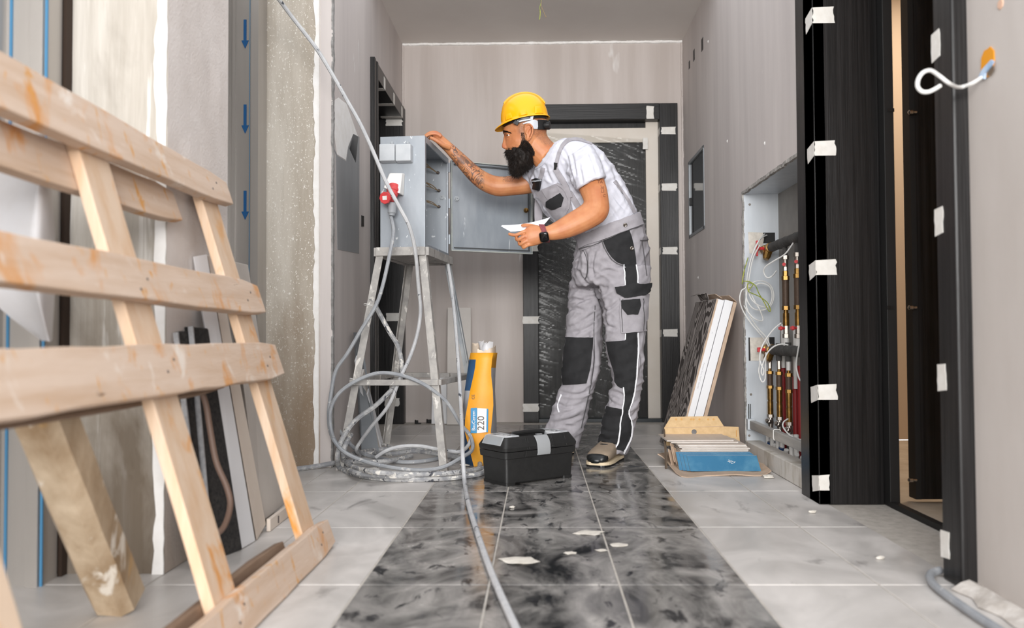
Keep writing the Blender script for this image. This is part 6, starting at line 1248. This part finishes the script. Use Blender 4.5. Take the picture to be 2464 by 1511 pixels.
bar_on('strap_adjuster', (1339, 392), (1338, 408), 7, bvs, M['blk'], .013, .007)
g = []
for i, (x0, x1, y) in enumerate(((1287, 1301, 462), (1287, 1304, 480), (1286, 1305, 500), (1286, 1305, 520), (1287, 1303, 540), (1285, 1302, 560), (1286, 1303, 578))): g.append([P(x0, y, 3.99+.004*math.sin(i*1.7)), P((x0+x1)/2, y, 3.985+.004*math.sin(i*1.7+1)), P(x1, y, 3.99)])
MB().sheet(g, .003).build('loose_strap', M['grey_cloth'], dung, sm=True)
# ---- small tattoo lettering on the near upper arm
for txt, px, py, s_ in (('TA', 1444, 438, 9), ('~', 1446, 446, 6), ('30', 1449, 452, 8), ('LI', 1450, 460, 10), ('C', 1454, 471, 9)):
    t = text_mb(txt, 1, (0, 0, 0), (1, 0, 0), (0, 1, 0), .001); vs = []; ok = True
    for v_ in t.v:
        h = bvb.ray_cast(EYE, ray(px+v_.x*s_*1.1, py-v_.y*s_*1.1))
        if h[0] is None: ok = False; break
        vs.append(h[0]+h[1]*(.0009 if v_.z > 0 else -.0004))
    if ok: t.v = vs; t.build('tattoo_lettering', mat('tattoo_ink', (122, 76, 56), rough=.6), bpy.data.objects['body'])
# ---- eyes, brows
M['sclera'] = mat('sclera', (226, 220, 214), rough=.15); M['iris'] = mat('iris', (44, 30, 22), rough=.1)
for s in (-1, 1):
    c = eye_c[s]; e = MB().lathe(c+Vector((.0115, 0, 0)), (-1, 0, 0), [(0, .001)]+[(.0115-.0115*math.cos(t), .0115*math.sin(t)) for t in [k*math.pi/12 for k in range(1, 12)]]+[(.023, .0008)], 18).build('eye', M['sclera'], man, sm=True, ang=180)
    d_ = Vector((-.78, s*.62, -.05)).normalized(); MB().lathe(c, d_, [(.0100, .0060), (.0112, .0052), (.0119, .0028), (.0121, .0005)], 16).build('iris', M['iris'], e, sm=True)
    for nm, e0, e1 in (('upper', 10, 82), ('lower', -16, -82)):
        g = []
        for i in range(9):
            el = math.radians(e0+(e1-e0)*i/8); row = []
            for j in range(15):
                az = math.radians(-30+150*j/14); rr3 = .01295 if i else .0126
                row.append(c+Vector((-math.cos(az)*math.cos(el), s*math.sin(az)*math.cos(el), math.sin(el)))*rr3)
            g.append(row)
        MB().sheet(g, .0006).build('eyelid', M['skin'], e, sm=True, ang=180)
def strand(mb, p, d, L, r, curl, rng):
    d = d.normalized(); a = d.orthogonal().normalized(); a = (Matrix.Rotation(rng.random()*6.28, 3, d) @ a); rings = []; n = 3; q = p.copy(); dd = d.copy()
    for i in range(n+1):
        t = i/n; rr = r*(1-t*.85); b = dd.orthogonal().normalized(); c = dd.cross(b)
        rings.append([q+(b*math.cos(k*2.094)+c*math.sin(k*2.094))*rr for k in range(3)])
        dd = (dd+a*curl*.5+Vector((0, 0, -.12))).normalized(); q = q+dd*(L/n)
    mb.loft(rings, False, False)
rng = random.Random(11)
bw = MB()
for k in range(800):
    t = rng.random(); px = 1210.5+t*18; py = 317.8-1.8*math.sin(t*2.6)+t*2.4+(rng.random()-.5)*4.4*(1-t*.6)
    h = bvb.ray_cast(EYE, ray(px, py))
    if h[0] is not None and h[0].y < HY-.003: tq = Vector((.9, 0, .45-.7*t)); tq = (tq-h[1]*tq.dot(h[1])).normalized(); strand(bw, h[0]-h[1]*.0004, tq+h[1]*.22, .007, .0006, (rng.random()-.5)*.4, rng)
bw.build('eyebrow', M['hair'], man, sm=True, kind='stuff')
# ---- beard
brd = MB(); brd_rows = [(351, 1238, 1281, .056), (356, 1226, 1282, .060), (360, 1219, 1283, .0635), (366, 1216.5, 1286, .066), (374, 1218, 1288, .0675), (382, 1221.5, 1288, .068), (391, 1225, 1286, .065), (400, 1226, 1280, .058), (409, 1226, 1270, .047), (417, 1228, 1258, .034), (424, 1232, 1248, .018)]
rr_ = [sec((a, y), (b_, y), HY, w_, 0, 24, 1.0, .22) for y, a, b_, w_ in brd_rows]; brd.loft(rr_)
bme = remesh(brd, .005, 3, .5); vb = vnp(bme); nb2 = nnp(bme); dsp = np.array([noise.noise(Vector(p)*70) for p in vb]); setv(bme, vb+nb2*(dsp*.006)[:, None])
bob = adopt(bme, 'beard', M['hair'], man, 'bushy dark brown beard')
hm = MB(); polys = bob.data.polygons; off = ORG['beard']; area_ = np.array([p.area for p in polys]); cum = np.cumsum(area_); cum /= cum[-1]
for k in range(5200):
    p = polys[int(np.searchsorted(cum, rng.random()))]; c = p.center+off; n = p.normal
    vs = [bob.data.vertices[i].co for i in p.vertices]; c = off+vs[0].lerp(vs[1], rng.random()).lerp(vs[2], rng.random()*.7)
    d = n*.9+Vector((-.15+.3*(rng.random()-.4), (rng.random()-.5)*.5, -.75)); strand(hm, c-n*.003, d, .010+.014*rng.random(), .00055, (rng.random()-.5)*1.4, rng)
chk = [(1253, 318), (1261, 318), (1265, 336), (1276, 345), (1286, 362), (1286, 372), (1218, 372), (1217, 360), (1224, 358), (1236, 362), (1246, 354), (1253, 344), (1256, 334)]
def inside(x, y, pg):
    r = False; j = len(pg)-1
    for i in range(len(pg)):
        if (pg[i][1] > y) != (pg[j][1] > y) and x < (pg[j][0]-pg[i][0])*(y-pg[i][1])/(pg[j][1]-pg[i][1])+pg[i][0]: r = not r
        j = i
    return r
cnt = 0
while cnt < 5200:
    px = 1215+rng.random()*74; py = 316+rng.random()*58
    if not inside(px, py, chk): continue
    cnt += 1; h = bvb.ray_cast(EYE, ray(px, py))
    if h[0] is None or h[0].y > HY+.02: continue
    for mir in (0, 1):
        q = h[0].copy(); n = h[1].copy()
        if mir: q.y = 2*HY-q.y; n.y = -n.y
        strand(hm, q-n*.001, n*.55+Vector((.1-.3*(px < 1235), 0, -.8)), .006+.010*rng.random()*(py > 335), .0005, (rng.random()-.5)*1.2, rng)
hm.build('beard_hair', M['hair'], bob, kind='stuff')
# ---- hard hat
HO = P(1264, 291, HY); hu = Vector((-.984, 0, -.178)); hw_ = Vector((-.178, 0, .984)); hv_ = Vector((0, 1, 0))
hat = thing('hard_hat', HO, 'yellow hard hat worn by the leaning man', 'helmet')
def hp_(u, v2, w2): return HO+hu*u+hv_*v2+hw_*w2
NT = 48; rings = []
def rad(th): return .1145*(1+.02*math.cos(th)), .098
prof = [(0, 1.0)]+[(h, (1-(h/.131)**2.5)**(1/2.15)) for h in [.012*k for k in range(1, 11)]]+[(.126, .30), (.130, .12)]
def hring(h, f, extra=0):
    o = []
    for k in range(NT):
        th = 2*math.pi*k/NT; a, b_ = rad(th); u = a*f*math.cos(th)-.004*h/.131; v2 = b_*f*math.sin(th)
        rg_ = .0065*math.exp(-(v2/.024)**4)*max(0, min(1, (h-.07)/.02)) if f < 1 else 0
        o.append(hp_(u*(1+rg_*4), v2, h+rg_))
    return o
def bring_(f, dz, vis):
    o = []
    for k in range(NT):
        th = 2*math.pi*k/NT; a, b_ = rad(th); e = max(0, math.cos(th))**3*vis
        o.append(hp_((a*f)*math.cos(th)+e*.028, b_*f*math.sin(th)*(1+.0*e), dz-e*.012+.008*max(0, -math.cos(th))*0))
    return o
m = MB().loft([bring_(1.075, -.008, 1), bring_(1.07, -.0035, .97), bring_(1.02, .0, .4), hring(.004, 1.0)]+[hring(h, f) for h, f in prof[1:]], False, True)
shell = m.build('shell', M['helmet'], hat, sm=True, ang=60); sd = shell.modifiers.new('s', 'SOLIDIFY'); sd.thickness = .0025; sd.offset = -1
ss = shell.modifiers.new('sub', 'SUBSURF'); ss.levels = ss.render_levels = 1
# raised bosses along the lower edge, camera side and far side
for s in (-1, 1):
    for th0, wd, h1 in ((math.radians(48), .20, .030), (math.radians(86), .19, .026), (math.radians(128), .24, .038)):
        g = []
        for i, h in enumerate((.003, .012, .022, h1)):
            row = []
            for j in range(7):
                th = th0+(j/6-.5)*2*wd*(1-.22*i/3); f = (1-(h/.131)**2.5)**(1/2.15); a, b_ = rad(th); o_ = .0032 if 0 < j < 6 and i < 3 else .0004
                row.append(hp_((a*f+o_)*math.cos(th)-.004*h/.131, s*(b_*f+o_)*math.sin(th), h))
            g.append(row)
        MB().sheet(g, .001).build('boss', M['helmet'], hat, sm=True, ang=25)
g = []
for k in range(15):
    t = k/14; h = .128*math.sin(.75+t*2.0)**.8; u = .1165*math.cos(.75+t*2.0)
    g.append([hp_(u*.985, -.027, h-.003), hp_(u*1.02, -.021, h+.007), hp_(u*1.03, 0, h+.009), hp_(u*1.02, .021, h+.007), hp_(u*.985, .027, h-.003)])
MB().sheet(g, .002).build('crown_ridge', M['helmet'], hat, sm=True, ang=70)
# suspension
M['strap_grey'] = mat('suspension_grey', (190, 194, 200), rough=.5)
def hband(h0, h1, f0, f1, th0, th1, n=24, th=.002):
    g = []
    for k in range(n+1):
        t = th0+(th1-th0)*k/n; a, b_ = rad(t); g.append([hp_(a*f0*math.cos(t), b_*f0*math.sin(t), h0), hp_(a*f1*math.cos(t), b_*f1*math.sin(t), h1)])
    return MB().sheet(g, th)
hband(-.016, .006, .905, .93, 0, 2*math.pi, 48).build('headband', M['blk'], hat, sm=True)
for s in (-1, 1):
    c = [P(1258, 297, HY+s*.0815), P(1272, 291, HY+s*.084), P(1285, 288, HY+s*.084), P(1294, 291, HY+s*.074)]; c2 = [P(1258, 299, HY+s*.081), P(1274, 297, HY+s*.082), P(1283, 309, HY+s*.0795), P(1295, 310, HY+s*.068)]
    MB().sheet([smooth(c, 4), smooth(c2, 4)], .002).build('nape_strap', M['strap_grey'], hat, sm=True)
    MB().sheet([smooth([P(1245, 290, HY+s*.085), P(1262, 284, HY+s*.09), P(1284, 279, HY+s*.088)], 4), smooth([P(1243, 296, HY+s*.083), P(1262, 291, HY+s*.088), P(1282, 288, HY+s*.087)], 4)], .002).build('cradle_strap', M['strap_grey'] if s < 0 else M['blk'], hat, sm=True)
    MB().hexa([P(1234, 296, HY+s*.089), P(1245, 302, HY+s*.083), P(1250, 293, HY+s*.087), P(1240, 289, HY+s*.091), P(1234, 296, HY+s*.083), P(1245, 302, HY+s*.077), P(1250, 293, HY+s*.081), P(1240, 289, HY+s*.085)]).build('strap_clip', M['blk'], hat, bevel=.001)
g = []
for y in (288, 300, 311):
    g.append([P(1294, y, HY-.070), P(1306, y+.5, HY-.058), P(1315, y+1, HY-.03), P(1317.5, y+1, HY), P(1315, y+1, HY+.03), P(1306, y+.5, HY+.058), P(1294, y, HY+.070)])
gg = [smooth(r, 4) for r in g]; MB().sheet(gg, .004).build('ratchet_housing', M['blk'], hat, sm=True)
kn = P(1309, 302, HY-.036); kd = Vector((.96, -.24, 0)).normalized()
knob = MB().lathe(kn, kd, [(0, .017), (.012, .018), (.0125, .0195), (.028, .0195), (.030, .017)], 22).build('ratchet_knob', M['blk'], hat, sm=True, ang=30)
for k in range(12):
    a = k*math.pi/6; u_ = kd.orthogonal().normalized(); w3 = kd.cross(u_); c = kn+kd*.0205+(u_*math.cos(a)+w3*math.sin(a))*.0195; MB().bar(c-kd*.0065, c+kd*.0065, .004, .003, (u_*math.cos(a)+w3*math.sin(a))).build('grip_rib', M['gland'] if False else M['blk'], knob)
# ---- watch, paper
wt = thing('wristwatch', P(1309, 562, 3.56), 'black square wristwatch on a maroon band on the left wrist', 'watch')
def wring(s, x): 
    a = P(1304+x, 541.5+x*.05, 3.56); b_ = P(1317+x, 581.5+x*.05, 3.56); c = (a+b_)/2; av = (b_-a)/2; return [c+av*math.cos(t)*s+Vector((0, .0305*s, 0))*math.sin(t) for t in [2*math.pi*k/28 for k in range(28)]]
r0, r1 = wring(1.03, -7), wring(1.03, 6); q0, q1 = wring(1.10, -7), wring(1.10, 6)
MB().loft([r0, q0, q1, r1, r0], False, False).build('band', mat('maroon_band', (104, 50, 54), (140, 62, 70), 200, rough=.7), wt, sm=True, ang=40)
wc = P(1309.5, 570, 3.56-.0335); wx = (P(1320, 568, 3.5)-P(1300, 572, 3.5)).normalized(); wn = Vector((-.12, -.93, -.34)).normalized(); wx = (wx-wn*wx.dot(wn)).normalized(); wy = wn.cross(wx)
def rsq(sx, sy, e, d): return [wc+wx*(sx*math.copysign(abs(math.cos(t))**e, math.cos(t)))+wy*(sy*math.copysign(abs(math.sin(t))**e, math.sin(t)))+wn*d for t in [2*math.pi*k/32 for k in range(32)]]
MB().loft([rsq(.017, .019, .5, -.006), rsq(.0205, .0225, .45, -.002), rsq(.0205, .0225, .45, .004), rsq(.019, .021, .45, .0065)], True, True).build('case', mat('watch_case', (40, 40, 42), rough=.2, metal=.6), wt, sm=True, ang=50)
MB().loft([rsq(.0185, .0205, .45, .0062), rsq(.0175, .0195, .45, .0085), rsq(.012, .014, .5, .0092)], True, True).build('glass', mat('watch_glass', (6, 6, 7), rough=.05), wt, sm=True, ang=60)
pp_ = thing('folded_paper', P(1260, 550, 3.6), 'folded white paper held in the left hand of the man', 'paper')
q = [P(1205, 547, 3.66), P(1228, 558, 3.555), P(1302, 551, 3.575), P(1322, 534, 3.66)]
for k in range(3):
    o_ = Vector((.002*k, .002*k, .0022*k)); g = []
    for i in range(7):
        t = i/6; bow = Vector((0, 0, .010*(t-.35)**2*4-.004*k*0)); g.append([q[0].lerp(q[3], t)+o_+bow, (q[0].lerp(q[3], t)).lerp(q[1].lerp(q[2], t), .5)+o_+bow*.6, q[1].lerp(q[2], t)+o_+bow*.3])
    MB().sheet(g, .0012).build('sheet', mat('paper_white', (244, 244, 250), rough=.7) if k == 0 else bpy.data.materials['paper_white'], pp_, sm=True)
# ---- shoes
def shoe(heel, toe, label, nm='work_shoe'):
    heel = Vector(heel); toe = Vector(toe); f = (toe-heel); Ls = f.length; f.normalize(); sd_ = Vector((-f.y, f.x, 0)); r = thing(nm, heel, label, 'shoe', "the man's work shoes")
    def ring(t, w_, z0, z1, e=.75, n=20):
        c = heel+f*(Ls*t); return [c+sd_*(w_*math.copysign(abs(math.cos(a))**e, math.cos(a)))+Vector((0, 0, (z0+z1)/2+(z1-z0)/2*math.copysign(abs(math.sin(a))**e, math.sin(a)))) for a in [2*math.pi*k/n for k in range(n)]]
    up = [(.0, .018, .03, .07), (.03, .030, .022, .105), (.12, .036, .02, .118), (.28, .038, .02, .118), (.42, .043, .02, .112), (.55, .049, .02, .100), (.68, .054, .02, .086), (.80, .055, .02, .076), (.90, .051, .02, .066), (.97, .038, .02, .052), (1.0, .022, .022, .040)]
    q = [smooth([Vector((a[0], a[1], 0)) for a in up], 2), smooth([Vector((a[2], a[3], 0)) for a in up], 2)]
    MB().loft([ring(a.x, a.y, c.x, c.y) for a, c in zip(*q)]).build('upper', mat('taupe_suede', (150, 134, 116), (132, 116, 100), 14, rough=.95, bump=.2, bs=300), r, sm=True, ang=180)
    def srow(off, z0, z1, t0, t1, grow=.004):
        rings = []
        for a in smooth([Vector((u[0], u[1], 0)) for u in up], 2):
            if t0 <= a.x <= t1: 
                c = heel+f*(Ls*a.x); w_ = a.y+grow; rings.append([c-sd_*w_+Vector((0, 0, z0)), c+sd_*w_+Vector((0, 0, z0)), c+sd_*w_+Vector((0, 0, z1)), c-sd_*w_+Vector((0, 0, z1))])
        return MB().loft(rings)
    srow(0, .002, .010, 0, 1.01, .004).build('outsole', M['blk'], r); srow(0, .010, .023, 0, 1.01, .0045).build('midsole', mat('cream_midsole', (214, 196, 166), rough=.7), r)
    cap = [ring(a.x, a.y+.0022, .018, .02+(c.y-.02)*(.80+.2*min(1, (a.x-.86)/.1))+.002) for a, c in zip(*q) if a.x > .86]+[ring(1.022, .021, .02, .040)]; MB().loft(cap).build('toe_cap', mat('black_toe_cap', (26, 28, 29), rough=.35), r, sm=True, ang=180)
    for k in range(4):
        t = .40+.075*k; zt = (.1145, .1075, .0995, .0905)[k]; c = heel+f*(Ls*t)+Vector((0, 0, zt)); MB().tube(smooth([c-sd_*.034+Vector((0, 0, -.012)), c-sd_*.017+Vector((0, 0, -.001)), c+Vector((0, 0, .001))+f*.006, c+sd_*.017+Vector((0, 0, -.001)), c+sd_*.034+Vector((0, 0, -.012))], 3), .0028, 7).build('lace', M['blk'], r, sm=True)
    return r
def fz(px, py): return PZ(px, py, 0)
cN = sum(nr[-1], Vector())/20
shoe((cN.x+.035, cN.y+.075, 0), (cN.x-.095, cN.y-.195, 0), 'taupe suede work shoe with black toe cap, fully visible right of the toolbox')
cF = sum(fr2[-1], Vector())/20
shoe((cF.x+.06, cF.y+.05, 0), (cF.x-.19, cF.y-.10, 0), 'taupe work shoe hidden behind the black toolbox')
